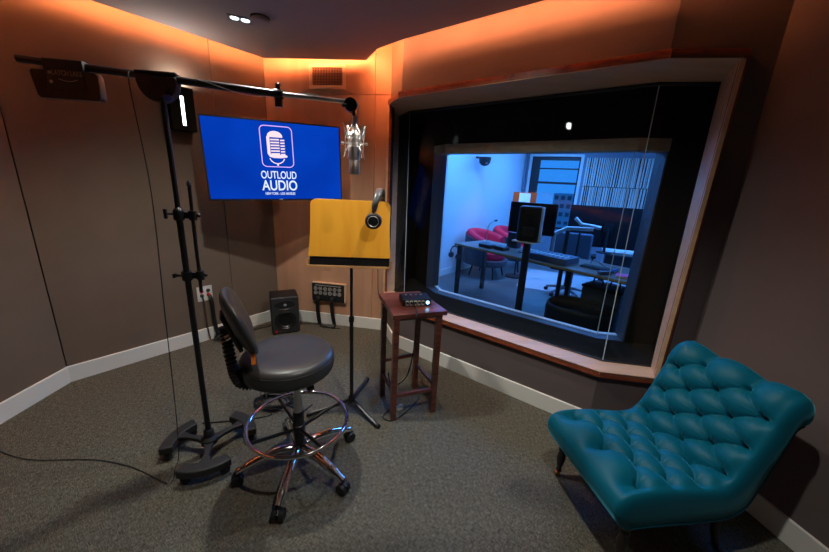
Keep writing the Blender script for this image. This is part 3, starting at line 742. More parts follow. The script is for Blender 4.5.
# desk board: slightly waisted, rounded top corners, tilted back
zc = 1.133; tilt = R(12)
Td = Matrix.Translation((-.002, -.02, zc)) @ Matrix.Scale(1.015, 4, (1, 0, 0)) @ Matrix.Rotation(rD, 4, 'Z') @ Matrix.Rotation(-tilt, 4, 'X')
hb = .355; out = []
def wid(z): return .246 + .006 * (1 - z / hb) - .007 * sin(PI * min(max(z / hb, 0), 1)) 
zs = [k / 12 * (hb - .04) for k in range(13)]
rgt = [(wid(z), z) for z in zs]; cx = wid(hb - .04) - .04
rgt += [(cx + .04 * cos(a), hb - .04 + .04 * sin(a)) for a in [R(15 * k) for k in range(1, 7)]]
out = rgt + [(-x, z) for x, z in reversed(rgt)]; n = len(out)
mb = MB(); mb.add([(x, -.006, z) for x, z in out] + [(x, .006, z) for x, z in out], [tuple(range(n)), tuple(range(n, 2 * n))[::-1]] + [(i, (i + 1) % n, n + (i + 1) % n, n + i) for i in range(n)], Td)
mb.build('desk_board', M_['deskwood'], t, bevel=.0015)
mb = MB(); mb.box((0, -.014, -.062), (.512, .068, .009), M=Td); mb.build('ledge', M_['deskedge'], t, bevel=.001)
for s_ in (-1, 1): MB().box((s_ * .250, -.014, -.038), (.010, .060, .040), M=Td).build('ledge_end', M_['deskedge'], t, bevel=.001)
mb = MB(); mb.box((0, .004, -.030), (.486, .012, .058), M=Td); mb.build('ledge_felt', M_['foam'], t, bevel=.001)
mb = MB(); mb.box((0, -.022, -.055), (.486, .044, .005), M=Td); mb.build('ledge_felt', M_['foam'], t, bevel=.001)
mb = MB(); mb.box((0, -.045, -.058), (.512, .006, .012), M=Td); mb.build('ledge_lip', M_['deskedge'], t, bevel=.001)
mb = MB(); mb.box((0, .02, .08), (.08, .03, .12), M=Td); mb.cyl((0, .02, 1.15), (0, .02, 1.21), .016, n=12); mb.build('desk_bracket', M_['blackm'], t)

# headphones hung over the top of the desk
rzH = rD
t = thing('headphones', 'black headphones hooked over the right top corner of the yellow music desk', 'headphones', (-.262, 2.035, 1.372), rzH)
t.scale = (1.24, 1.08, 1.2)
# band arcs over the board top: front ear in front, rear ear behind
band_pts = catmull([(.0, -.035, .045), (.006, -.045, .085), (.018, -.02, .128), (.026, .04, .152), (.034, .105, .128), (.036, .125, .085), (.036, .12, .045)], 8)
mb = MB(); vs = []; nb = len(band_pts)
for i, q in enumerate(band_pts):
    a = band_pts[max(i - 1, 0)]; b = band_pts[min(i + 1, nb - 1)]; tn = (b - a).normalized(); sd = Vector((1, 0, 0)); sd = (sd - tn * sd.dot(tn)).normalized(); nn = tn.cross(sd)
    u = i / (nb - 1); wv = .010 + .008 * sin(PI * u); th = .004 + .004 * sin(PI * u)
    for k in range(10):
        an = 2 * PI * k / 10; vs.append(q + sd * wv * cos(an) + nn * th * sin(an))
mb.add(vs, [(i * 10 + k, i * 10 + (k + 1) % 10, (i + 1) * 10 + (k + 1) % 10, (i + 1) * 10 + k) for i in range(nb - 1) for k in range(10)] + [tuple(range(10))[::-1], tuple((nb - 1) * 10 + k for k in range(10))])
mb.build('headband', M_['leather'], t)
for (c, sgn) in (((-.002, -.035, .0), -1), ((.036, .115, .0), 1)):
    Te = Matrix.Translation(c) @ Matrix.Rotation(R(90) * (1 if sgn < 0 else -1), 4, 'X')
    cup = MB().lathe([(.030, -.004), (.0385, .0), (.0395, .012), (.034, .020), (.026, .021), (.025, .017), (.020, .018), (0, .020)], 28, M=Te).build('ear_cup', M_['black'], t)
    MB().lathe([(.020, -.020), (.038, -.019), (.041, -.010), (.038, -.002), (.02, -.001)], 28, M=Te).build('ear_pad', M_['leather'], cup)
    MB().tube([Te @ Vector((.0255 * cos(2 * PI * k / 26), .0255 * sin(2 * PI * k / 26), .021)) for k in range(26)], .0014, 6, closed=True).build('silver_ring', M_['nickel'], cup)
    q = Vector(c); MB().cyl(q + Vector((0, 0, .036)), q + Vector((0, 0, .060)), .005, n=10).build('yoke', M_['blackm'], t)
    MB().box(tuple(q + Vector((.001, 0, .055))), (.020, .012, .004)).build('band_clip', M_['nickel'], t)
cable('cable', [(-.23, 2.17, 1.37), (-.245, 2.15, 1.2), (-.24, 2.12, .95), (-.23, 2.12, .86), (-.205, 2.16, .80)], .0024, 'thin headphone cable dropping behind the music desk to the table')

# ------------------------------------------------------------------ side table
ax = Vector((.245 - (-.139), 2.14 - 1.985)); ra = math.atan2(.126, .357)
t = thing('side_table', 'tall cherry wood side table with four square legs beside the window', 'table', (-.019, 2.205, 0), ra)
# local frame: x right, y back; legs
mb = MB(); lw = .195
topc = [(-.178, -.195), (.200, -.195), (.155, .245), (-.165, .250)]
mb.prism(topc, .762, .792); mb.build('table_top', M_['tablewood'], t, bevel=.003)
legs = {(-1, -1): (-.150, -.205 + .03), (1, -1): (.152, -.165), (-1, 1): (-.158, .115), (1, 1): (.118, .145)}
for k, (x, y) in legs.items():
    MB().box((x, y, .381), (.038, .038, .762)).build('leg', M_['tablewood'], t, bevel=.002)
for a, b, z in (((-1, -1), (1, -1), .185), ((-1, 1), (1, 1), .30), ((-1, -1), (-1, 1), .20), ((1, -1), (1, 1), .22)):
    p0, p1 = Vector((*legs[a], z)), Vector((*legs[b], z)); d = p1 - p0; c = (p0 + p1) / 2
    MB().box(tuple(c), (d.length - .03, .018, .024), rz=math.atan2(d.y, d.x)).build('stretcher', M_['tablewood'], t, bevel=.001)
mb = MB(); 
for a, b in (((-1, -1), (1, -1)), ((-1, 1), (1, 1)), ((-1, -1), (-1, 1)), ((1, -1), (1, 1))):
    p0, p1 = Vector((*legs[a], .735)), Vector((*legs[b], .735)); d = p1 - p0; c = (p0 + p1) / 2
    mb.box(tuple(c + Vector((0, 0, .018))), (d.length - .03, .016, .016), rz=math.atan2(d.y, d.x))
mb.build('apron', M_['tablewood'], t, smooth=False)
# headphone amplifier
t = thing('headphone_amplifier', 'small black mixer box with knobs and blue light on the side table', 'amplifier', (.01, 2.215, .792), R(14))
t.scale = (1.2, 1.2, 1.2)
MB().box((0, .0, .022), (.165, .115, .040)).build('case', mat('amplifier_black', (.004, .004, .005), .5, spec=.3), t, bevel=.004)
MB().box((.0, -.059, .021), (.155, .003, .034)).build('front_panel', M_['black'], t, bevel=.001)
for k in range(5): MB().box((-.058 + k * .023, -.061, .021), (.016, .002, .028)).build('channel_label', M_['white'], t, smooth=False)
for k in range(5):
    MB().cyl((-.058 + k * .023, -.060, .024), (-.058 + k * .023, -.068, .024), .007, n=14).build('knob', M_['black'], t)
MB().cyl((.062, -.0595, .022), (.062, -.064, .022), .010, n=16).build('indicator', emit('blue_indicator', (.25, .65, 1.), 5), t)
for k in range(4): MB().cyl((-.05 + k * .03, .02, .042), (-.05 + k * .03, .02, .046), .006, n=10).build('jack', M_['grey'], t)
cable('cable', [(-.02, 2.18, .845), (.0, 2.14, .83), (.018, 2.11, .80), (.025, 2.015, .80), (.025, 1.985, .74), (.02, 2.0, .55), (-.01, 2.02, .35), (-.07, 2.06, .24), (-.13, 2.09, .22), (-.15, 2.10, .3)], .0042, 'black and grey cable looping from the table top down past its legs')
t = thing('power_adapter', 'small white plug adapter with its lead on the carpet under the table', 'adapter', (-.06, 2.10, 0), R(35))
MB().box((0, 0, .016), (.055, .03, .030)).build('body', M_['white'], t, bevel=.004)
mb = MB(); mb.tube(catmull([(-.02, 0, .015), (-.08, .02, .006), (-.15, -.02, .006), (-.12, -.08, .006), (-.02, -.07, .006), (.08, -.03, .006), (.2, .03, .006)], 8), .004, 6); mb.build('lead', M_['rubber'], t)

# ------------------------------------------------------------------ drafting stool
sx, sy = -.60, 1.56
t = thing('drafting_stool', 'black vinyl drafting stool with backrest, chrome foot ring and five casters', 'stool', (sx, sy, 0), R(30))
ca = math.atan2; yaw = R(30)
for k, (dx, dy) in enumerate(((-.303 - sx, 1.392 - sy), (-.595 - sx, 1.22 - sy), (-.87 - sx, 1.432 - sy), (-.36 - sx, 1.78 - sy), (-.79 - sx, 1.85 - sy))):
    a = ca(dy, dx) - yaw; e = Vector((cos(a), sin(a), 0)); L = .322
    mb = MB(); mb.tube(catmull([e * .03 + Vector((0, 0, .135)), e * .10 + Vector((0, 0, .140)), e * .20 + Vector((0, 0, .122)), e * (L - .03) + Vector((0, 0, .090)), e * L + Vector((0, 0, .078))], 6), [.026] * 12 + [.024] * 6 + [.019] * 7, 12)
    mb.build('base_leg', M_['chrome'], t)
    c = e * L + Vector((0, 0, .030)); s_ = Vector((-e.y, e.x, 0)); 
    cs = MB(); cs.cyl(c - s_ * .028, c - s_ * .005, .030, n=22); cs.cyl(c + s_ * .005, c + s_ * .028, .030, n=22); w_ = cs.build('caster', M_['rubber'], t, bevel=.003)
    mb = MB(); mb.cyl(c + Vector((0, 0, .02)), c + Vector((0, 0, .05)), .008, n=10); mb.tube([c + s_ * .0 - e * .022 + Vector((0, 0, .018)), c + Vector((0, 0, .034)), c + e * .022 + Vector((0, 0, .018))], .009, 8); mb.build('caster_hood', M_['black'], w_)
MB().lathe([(.0, .095), (.035, .095), (.042, .11), (.042, .155), (.030, .165), (.0, .165)], 28).build('base_hub', M_['black'], t)
MB().lathe([(.027, .16), (.029, .17), (.029, .36), (.026, .37), (0, .37)], 24).build('column_shroud', M_['black'], t)
MB().lathe([(.024, .37), (.022, .38), (.019, .49), (.015, .50), (.015, .60), (0, .60)], 24).build('gas_column', M_['steel'], t)
zr = .305
mb = MB(); mb.tube([(.262 * cos(2 * PI * k / 64), .262 * sin(2 * PI * k / 64), zr) for k in range(64)], .0105, 12, closed=True); mb.build('foot_ring', M_['chrome'], t)
for k in range(4):
    a = R(15 + 90 * k); e = Vector((cos(a), sin(a), 0))
    MB().tube([e * .028 + Vector((0, 0, zr - .045)), e * .255 + Vector((0, 0, zr - .002))], .0095, 8).build('ring_spoke', M_['blackm'], t)
MB().lathe([(.030, .245), (.034, .25), (.034, .285), (.028, .29)], 24).build('ring_collar', M_['black'], t)
mb = MB(); mb.box((0, 0, .602), (.16, .11, .022)); mb.box((-.10, 0, .594), (.20, .045, .016)); mb.build('mechanism_plate', M_['black'], t, bevel=.003)
mb = MB(); mb.tube([(.03, -.02, .588), (.05, -.065, .548)], .006, 8); mb.ball((.055, -.075, .545), .021, 14); mb.build('height_knob', M_['black'], t)
SC = Matrix.Translation((-.028, .045, .015)) @ Matrix.Diagonal((1.05, 1.05, 1, 1))
prof = [(.0, .592), (.195, .592), (.217, .604), (.226, .632), (.226, .660), (.219, .685), (.200, .700), (.16, .706), (.09, .704), (.0, .700)]
mb = MB(); mb.lathe([(.0, .592)] + [tuple(q)[:2] for q in catmull([(a, b, 0) for a, b in prof[1:]], 4)] , 48, M=SC)
seat = mb.build('seat', M_['vinyl'], t, ang=60)
MB().tube([(-.028 + .235 * cos(2 * PI * k / 64), .045 + .235 * sin(2 * PI * k / 64), .687) for k in range(64)], .0022, 6, closed=True).build('piping', M_['vinyl'], seat)
# backrest: thick curved oval pad
bc = Vector((-.250, .03, .925)); hw, hh = .185, .165; vs = []; nu, nv = 28, 14
mb = MB(); rk = R(20)
TB = Matrix.Translation(bc) @ Matrix.Rotation(-rk, 4, 'Y')
for i in range(nv + 1):
    ph = PI * i / nv   # from front pole (+x) to back pole
    for k in range(nu):
        a = 2 * PI * k / nu; s_ = sin(ph) ** .55 if 0 < i < nv else 0.0001
        ca_, sa_ = cos(a), sin(a); ex = .75
        y = hw * s_ * (abs(ca_) ** ex) * (1 if ca_ > 0 else -1); z = hh * s_ * (abs(sa_) ** ex) * (1 if sa_ > 0 else -1)
        x = .032 * cos(ph) + .9 * y * y + .25 * z * z
        vs.append((x, y, z))
mb.add(vs, [(i * nu + k, i * nu + (k + 1) % nu, (i + 1) * nu + (k + 1) % nu, (i + 1) * nu + k) for i in range(nv) for k in range(nu)], TB)
bk_ = mb.build('backrest', M_['vinyl'], t, ang=80)
mb = MB(); mb.box((-.040, 0, -.03), (.018, .11, .20), M=TB); mb.build('back_shell', M_['black'], bk_, bevel=.006)
MB().cyl(TB @ Vector((-.05, -.03, -.04)), TB @ Vector((-.075, -.035, -.04)), .018, n=16).build('adjuster_knob', M_['chrome'], bk_)
# ribbed bellows over the support arm
path = catmull([(-.16, 0, .592), (-.215, 0, .592), (-.258, 0, .612), (-.280, 0, .66), (-.288, 0, .72), (-.296, .01, .79), (-.300, .02, .86), (-.305, .025, .91)], 14)
rr = [.023 + .0036 * (1 if (i // 2) % 2 else -1) for i in range(len(path))]
MB().tube(path, rr, 16).build('bellows_arm', M_['black'], t)
mb = MB(); mb.box((-.200, -.10, .785), (.020, .014, .055), M=None); o = mb.build('orange_tag', M_['orange'], t); o['label'] = 'orange tag'

# cable coil behind the stool
mb = MB()
for k in range(6):
    cx_, cy_ = -1.0 + .01 * k + .01 * random.random(), 2.08 + .012 * random.random(); rx, ry = .115 + .012 * (k % 3), .075 + .010 * (k % 2)
    mb.tube([(cx_ + rx * cos(a), cy_ + ry * sin(a), .008 + .007 * k + .008 * (1 + sin(2 * a + k)) / 2) for a in [2 * PI * q / 30 for q in range(30)]], .0042, 6, closed=True)
mb.tube(catmull([(-1.03, 2.10, .04), (-1.07, 2.13, .08), (-1.06, 2.07, .10), (-1.02, 2.03, .05), (-.98, 2.0, .01), (-.95, 1.96, .006), (-1.1, 1.90, .006), (-1.2, 1.88, .006), (-1.35, 1.85, .006)], 8), .0042, 6)
mb.tube(catmull([(-.90, 2.07, .02), (-.82, 2.05, .006), (-.75, 2.0, .006), (-.70, 2.1, .006)], 8), .0042, 6)
tag(mb.build('cable_coil', M_['rubber']), 'coiled black microphone cable heaped on the carpet behind the drafting stool', 'cable')

# ------------------------------------------------------------------ teal tufted slipper chair
t = thing('slipper_chair', 'teal velvet button-tufted armless chair with scrolled back and dark turned legs', 'chair', (.835, 1.335, 0), R(9.5))
prof = catmull([(.035, 0, .255), (.008, 0, .295), (.0, 0, .335), (.022, 0, .378), (.075, 0, .398), (.20, 0, .398), (.34, 0, .382), (.44, 0, .372), (.52, 0, .385), (.575, 0, .44), (.61, 0, .51), (.645, 0, .60), (.675, 0, .68), (.690, 0, .74), (.715, 0, .787), (.755, 0, .805), (.795, 0, .79), (.812, 0, .75), (.798, 0, .715)], 12)
prof = [Vector((q.x, q.z)) for q in prof]
# resample by arc length
acc = [0]
for i in range(1, len(prof)): acc.append(acc[-1] + (prof[i] - prof[i - 1]).length)
Lt = acc[-1]; NS = 260
def P_at(s):
    s = min(max(s, 0), Lt)
    for i in range(1, len(acc)):
        if acc[i] >= s:
            u = (s - acc[i - 1]) / max(acc[i] - acc[i - 1], 1e-9); return prof[i - 1].lerp(prof[i], u)
    return prof[-1]
pts = [P_at(Lt * i / NS) for i in range(NS + 1)]
nrm = []
for i in range(NS + 1):
    a = pts[max(i - 3, 0)]; b = pts[min(i + 3, NS)]; d = (b - a).normalized(); nrm.append(Vector((-d.y, d.x)))
W = .288; NU = 150; PU, PV = .104, .150
sA, sB = .25, Lt - .19                     # first and last button rows (arc length)
nrow = round((sB - sA) / (PV / 2)); PVh = (sB - sA) / nrow
def tuft(u, s):
    uc = max(-PU * 2, min(PU * 2, u)); sc = max(sA, min(sB, s))
    a_ = uc / (2 * PU) ; b_ = (sc - sA) / (2 * PVh)
    p_, q_ = a_ + b_, a_ - b_
    da = abs(p_ - round(p_)); db = abs(q_ - round(q_))
    rb = math.hypot(da, db)
    lv = .42 * (1 - math.exp(-(rb / .30) ** 2))
    fold = lv + (1 - lv) * (max(sin(PI * da), 0) * max(sin(PI * db), 0)) ** .55
    du = u - uc; ds = s - sc
    rr_ = math.hypot((da + db) / 2 * 1.0, (da - db) / 2) * 1.0
    dim = math.exp(-((da * da + db * db) + (du * du + ds * ds) * 60) / (.085 ** 2))
    # fine gathers radiating from the buttons
    gather = 0
    k1 = math.exp(-((da * da + db * db)) / (.26 ** 2))
    ang_ = math.atan2(db * (1 if (q_ - round(q_)) > 0 else -1), da * (1 if (p_ - round(p_)) > 0 else -1))
    gather = .0050 * k1 * sin(ang_ * 12) * (1 if abs(du) < .02 else .4)
    ed = max(0, abs(u) - (PU * 2 + .006)) / (W - PU * 2 - .006); es = max(0, sA - .02 - s, s - sB - .03) / .09
    w_ = min(1, max(ed * 1.5, es)); w_ = w_ * w_ * (3 - 2 * w_)
    return (.050 * fold - .030 * dim + gather) * (1 - w_) + .030 * w_
mb = MB(); vs = []
re = .035
for i in range(NS + 1):
    s = Lt * i / NS
    fe = min(1, max(0, (s - .05) / .12)) * min(1, max(0, (Lt - .03 - s) / .10)); fe = fe * fe * (3 - 2 * fe)
    hug = 1 if s < Lt - .3 else 1
    for j in range(NU + 1):
        u = -W + 2 * W * j / NU
        e_ = max(0, abs(u) - (W - re)); drop = re - math.sqrt(max(re * re - e_ * e_, 0)) 
        fu = min(1, max(0, (W - abs(u)) / .035)); fu = fu * (2 - fu)
        h = tuft(u, s) * fe * fu - drop
        q = pts[i] + nrm[i] * h
        vs.append((q.x, u, q.y))
n1 = NU + 1
fs = [(i * n1 + j, i * n1 + j + 1, (i + 1) * n1 + j + 1, (i + 1) * n1 + j) for i in range(NS) for j in range(NU)]
# under / rear profile
und = catmull([(.045, 0, .258), (.20, 0, .255), (.40, 0, .245), (.55, 0, .245), (.635, 0, .29), (.67, 0, .39), (.705, 0, .53), (.728, 0, .63), (.745, 0, .69), (.782, 0, .712)], 10)
NB = 60; au = [0]
for i in range(1, len(und)): au.append(au[-1] + (und[i] - und[i - 1]).length)
def U_at(s):
    s = min(max(s, 0), au[-1])
    for i in range(1, len(au)):
        if au[i] >= s:
            w = (s - au[i - 1]) / max(au[i] - au[i - 1], 1e-9); return und[i - 1].lerp(und[i], w)
    return und[-1]
# map underside param so the two outlines pair up sensibly (through knot pairs of arc lengths)
kn = [(0, 0), (.17, .02), (.33, .155), (.50, .34), (.64, .55), (.70, .64), (.80, .75), (.90, .86), (1.05, .97), (1.16, 1.03), (Lt, au[-1])]
def mapu(s):
    for (a, b), (c, d) in zip(kn, kn[1:]):
        if s <= c or c == Lt: 
            c2 = max(c, a + 1e-6); return b + (d - b) * min(1, (s - a) / (c2 - a))
base = len(vs); UN = [U_at(mapu(Lt * i / NS)) for i in range(NS + 1)]
for i in range(NS + 1):
    for sgn in (-1, 1): vs.append((UN[i].x, sgn * (W - .012), UN[i].z))
    # (side panel mid points for a soft side)
for i in range(NS):
    a, b = base + 2 * i, base + 2 * (i + 1)
    fs.append((i * n1, (i + 1) * n1, b, a)); fs.append((i * n1 + NU, a + 1, b + 1, (i + 1) * n1 + NU)); fs.append((a, b, b + 1, a + 1))
fs.append(tuple(range(0, n1)) + (base + 1, base)); fs.append(tuple(NS * n1 + j for j in range(n1)) + (base + 2 * NS + 1, base + 2 * NS))
mb.add(vs, fs); up_ = mb.build('upholstery', M_['velvet'], t, ang=75)
# velvet-covered buttons
proto = None
for r_ in range(nrow + 1):
    s = sA + r_ * PVh; i = min(NS, round(s / Lt * NS))
    cols = (-2, 0, 2) if r_ % 2 == 0 else (-1, 1)
    for c_ in cols:
        u = c_ * PU
        h = tuft(u, s); q = pts[i] + nrm[i] * (h + .001)
        if proto is None:
            mbb = MB(); mbb.ball((0, 0, 0), (.0085, .0085, .005), 12); o = mbb.build('button', M_['velvetd'], up_); proto = o
        else: o = proto.copy(); C.objects.link(o); o.parent = up_
        o.location = (q.x, u, q.y); o.rotation_euler = (0, math.atan2(nrm[i].x, nrm[i].y), 0)
# welt piping along the lower side edges
for sgn in (-1, 1):
    MB().tube([(UN[i].x, sgn * (W - .012), UN[i].z) for i in range(4, NS - 3, 4)], .005, 6).build('piping', M_['velvetd'], up_)
legp = [(.010, .0), (.016, .004), (.017, .012), (.012, .02), (.013, .03), (.018, .05), (.024, .09), (.018, .125), (.014, .135), (.022, .142), (.022, .155), (.017, .162), (.024, .185), (.027, .225), (.027, .262)]
for (x, y, rear) in ((.10, .235, 0), (.10, -.235, 0), (.57, .225, 1), (.57, -.225, 1)):
    if rear: mb = MB(); mb.tube([(x + .07, y, .0), (x + .03, y, .12), (x, y, .26)], [.014, .018, .024], 10); mb.build('leg', M_['darkwood'], t)
    else:
        lg = MB().lathe([(a, b + .035) if b < .2 else (a, b) for a, b in legp], 20, M=Matrix.Translation((x, y, 0))).build('leg', M_['darkwood'], t)
        mb = MB(); mb.cyl((x - .006, y - .008, .016), (x - .006, y + .008, .016), .016, n=16); mb.cyl((x, y, .02), (x, y, .042), .010, n=12); mb.build('caster', M_['brass'], lg)

# ================================================================== control room beyond the window
K0, K1 = Vector((-.62, 4.30)), Vector((2.57, 8.5))     # left wall
K0 = K1 - (K1 - Vector((.405, 5.79))).normalized() * ((K1 - Vector((.405, 5.79))).length + 1.85)
FD = Vector((.906, -.423)).normalized()
K2 = K1 + FD * 4.6; K3 = Vector((3.6, 2.2))
struct(MB().prism([(-1.0, 4.15), (.05, 4.15), (.4, 3.75), (1.7, 2.75), (3.6, 2.2), (7.0, 6.4), (2.6, 8.75), (2.4, 8.75)], -.05, -.001).build('floor_control_room', M_['crfloor'], smooth=False))
struct(MB().prism([(-1.0, 4.0), (.0, 4.0), (.4, 3.7), (1.8, 2.6), (3.6, 2.2), (7.0, 6.4), (2.6, 8.75), (2.4, 8.75)], 2.75, 2.8).build('ceiling_control_room', M_['crwall'], smooth=False))
def plainwall(name, a, b, z0, z1, m, t_=.1, side=1):
    d = (b - a).normalized(); n = Vector((-d.y, d.x)) * t_ * side
    o = MB().hexa([(*a, z0), (*b, z0), (*(b + n), z0), (*(a + n), z0)], [(*a, z1), (*b, z1), (*(b + n), z1), (*(a + n), z1)]).build(name, m, smooth=False); return struct(o)
plainwall('wall_control_left', K0, K1, 0, 2.8, M_['crwall'])
plainwall('wall_control_right', K2, K3, 0, 2.8, M_['crwall'])
d = (K1 - K0).normalized(); n = Vector((d.y, -d.x)) * .015
struct(MB().hexa([(*K0, 0), (*K1, 0), (*(K1 + n), 0), (*(K0 + n), 0)], [(*K0, .12), (*K1, .12), (*(K1 + n), .12), (*(K0 + n), .12)]).build('baseboard_control_left', M_['white'], smooth=False))
def onF(s, dd=0): n_ = Vector((FD.y, -FD.x)); p_ = K1 + FD * s + n_ * dd; return p_
wz0, wz1, ws0, ws1 = .70, 2.36, .10, 1.17
mbw = MB(); rFd = math.atan2(FD.y, FD.x)
MF = Matrix(((FD.x, -FD.y, 0, K1.x), (FD.y, FD.x, 0, K1.y), (0, 0, 1, 0), (0, 0, 0, 1)))
def fbox(mb, s0, s1, z0, z1, y0=0, y1=.12): return mb.box(((s0 + s1) / 2, (y0 + y1) / 2, (z0 + z1) / 2), (s1 - s0, y1 - y0, z1 - z0), M=MF)
fbox(mbw, 0, ws0, 0, 2.8); fbox(mbw, ws0, ws1, 0, wz0); fbox(mbw, ws0, ws1, wz1, 2.8); fbox(mbw, ws1, 4.6, 0, 2.8)
struct(mbw.build('wall_control_back', M_['crdark'], smooth=False))
w3 = bpy.data.objects.new('window_3', None); C.objects.link(w3); struct(w3)
mb = MB(); fw_ = .05
fbox(mb, ws0 - .05, ws0 + .01, wz0, wz1 + .05, -.03, .0); fbox(mb, ws1 - .01, ws1 + .05, wz0, wz1 + .05, -.03, .0); fbox(mb, ws0 + .01, ws1 - .01, wz1, wz1 + .05, -.03, .0)
mb.build('window_frame', M_['white'], w3, smooth=False)
mb = MB()
fbox(mb, ws0, ws0 + .20, wz0, wz1, .04, .08); fbox(mb, ws1 - .04, ws1, wz0, wz1, .04, .08); fbox(mb, ws0 + .2, ws1 - .04, wz1 - .08, wz1, .04, .08); fbox(mb, ws0 + .2, ws1 - .04, 2.08, 2.11, .04, .08); fbox(mb, ws0 + .2, ws1 - .04, 1.75, 1.80, .04, .08); fbox(mb, ws0, ws1, wz0, wz0 + .05, .04, .08)
mb.build('sash', M_['black'], w3, smooth=False)
mb = MB(); fbox(mb, ws0 + .2, ws1 - .04, wz0 + .05, wz1 - .08, .058, .064); mb.build('glass_pane', M_['glass'], w3, smooth=False)
# city outside
def building(s0, s1, dist, z0, z1, rows, cols, label):
    n_ = Vector((-FD.y, FD.x)); t_ = thing('office_building', label, 'building', (*(K1 + FD * s0 + n_ * dist), z0), rFd)
    w, h = s1 - s0, z1 - z0
    MB().box((w / 2, 2, h / 2), (w, 4, h)).build('facade', M_['bld'], t_, smooth=False)
    cw_, ch = w / cols, h / rows; 
    for r_ in range(rows):
        mb = MB()
        for c_ in range(cols): mb.box((cw_ * (c_ + .5), -.02, ch * (r_ + .5)), (cw_ * .6, .05, ch * .5))
        mb.build('window_row', M_['bldw'], t_, smooth=False)
building(-.2, 4.2, 14, -4, 1.45, 11, 12, 'low pale city building with rows of small windows outside the control room window')
building(2.0, 3.8, 19, -4, 3.3, 10, 4, 'tall slim tower rising behind the low building outside the window')
tag(MB().box((3.5, 0, 0), (8, .1, .02), M=None).build('roof_ledge', M_['bld'], loc=(*(K1 + Vector((-FD.y, FD.x)) * 9), .2), rot=(0, 0, rFd)), 'low flat rooftop ledge outside the control room window', 'ledge')
# slatted acoustic panel
t = thing('acoustic_panel', 'pale slatted wooden acoustic diffuser covering the far control room wall', 'acoustic panel', (*K1, 0), rFd)
s0, s1 = 1.28, 2.62; 
MB().box(((s0 + s1) / 2, -.01, 1.72), (s1 - s0, .02, 1.24)).build('backing', M_['slatd'], t, smooth=False)
for (z0, z1) in ((1.10, 1.72), (1.735, 2.34)):
    mb = MB(); x = s0
    while x < s1 - .01:
        w = random.choice((.012, .018, .026, .034)); dpt = random.choice((.03, .045, .06))
        mb.box((x + w / 2, -.02 - dpt / 2, (z0 + z1) / 2), (w, dpt, z1 - z0)); x += w + random.choice((.012, .018, .028))
    mb.build('slats', M_['slat'], t, smooth=False)
struct(plainwall('trim_1', K1 + Vector((-.10, -.16)), K1 + Vector((-.02, -.01)), 0, 2.8, M_['crdark'], .03, -1))

def atxy(u, y): return Vector((u * y, y))
# control desk
dA, dB2 = Vector((.567, 4.85)), Vector((2.13, 2.99)); dd_ = (dB2 - dA).normalized(); rdk = math.atan2(dd_.y, dd_.x); Ld = (dB2 - dA).length
t = thing('control_desk', 'long dark control room desk with a thin brass front edge', 'desk', (*dA, 0), rdk)
MB().box((Ld / 2, .36, .775), (Ld, .72, .030)).build('desk_top', M_['crdesk'], t, smooth=False)
MB().box((Ld / 2, -.003, .778), (Ld, .006, .018)).build('edge_strip', M_['gold'], t, smooth=False)
for (x, y) in ((.05, .06), (.05, .66), (1.45, .64), (Ld - .06, .06), (Ld - .06, .66)):
    MB().box((x, y, .38), (.05, .05, .76)).build('leg', M_['black'], t, smooth=False)
LDp = Matrix.Translation((*dA, 0)) @ Matrix.Rotation(rdk, 4, 'Z')
def D(x, y, z=.79): return LDp @ Vector((x, y, z))
# big speaker on a stand in front of the desk
t = thing('speaker_stand', 'thick black speaker pole stand in front of the control desk', 'speaker stand', (1.240, 3.71, 0), R(-45))
MB().cyl((0, 0, .02), (0, 0, 1.035), .042, n=20).build('pole', M_['black'], t)
MB().box((0, 0, .01), (.34, .34, .02)).build('base_plate', M_['black'], t, bevel=.003)
MB().box((0, 0, 1.042), (.26, .24, .014)).build('top_plate', M_['white'], t, bevel=.002)
t = thing('monitor_speaker', 'tall black rounded loudspeaker on the pole stand, its back to the window', 'speaker', (1.240, 3.71, 1.05), R(-22))
t.scale = (.80, .80, .80)
o_ = rrect(0, 0, .31, .30, .07); MB().prism(o_, 0, .47).build('cabinet', M_['screenoff'], t, bevel=.03)
MB().box((0, -.152, .14), (.16, .01, .12)).build('rear_panel', M_['black'], t, bevel=.002)
MB().prism(rrect(.135, 0, .06, .26, .028), .01, .46).build('lit_side', M_['crwall'], t, bevel=.008)  # pale strip on the black cabinet, paints the light catching its right side
# screens
def monitor(px_u, y, zc, w, h, rz, label, stand_z, name='computer_monitor'):
    c = atxy(px_u, y); t_ = thing(name, label, 'monitor', (*c, stand_z), rz)
    zz = zc - stand_z
    MB().box((0, 0, zz), (w, .035, h)).build('housing', M_['screenoff'], t_, bevel=.004)
    MB().box((0, .0185, zz), (w - .03, .002, h - .03)).build('screen', M_['black'], t_, smooth=False)
    mb = MB(); mb.cyl((0, -.04, .01), (0, -.04, zz), .02, n=12); mb.box((0, -.03, zz), (.12, .04, .12)); mb.lathe([(.11, 0), (.11, .012), (.0, .014)], 24, M=Matrix.Translation((0, -.04, 0))); mb.build('stand', M_['black'], t_)
    return t_
monitor(.338, 4.42, 1.235, .60, .40, R(-35), 'dark monitor seen from behind the big black loudspeaker', .79)
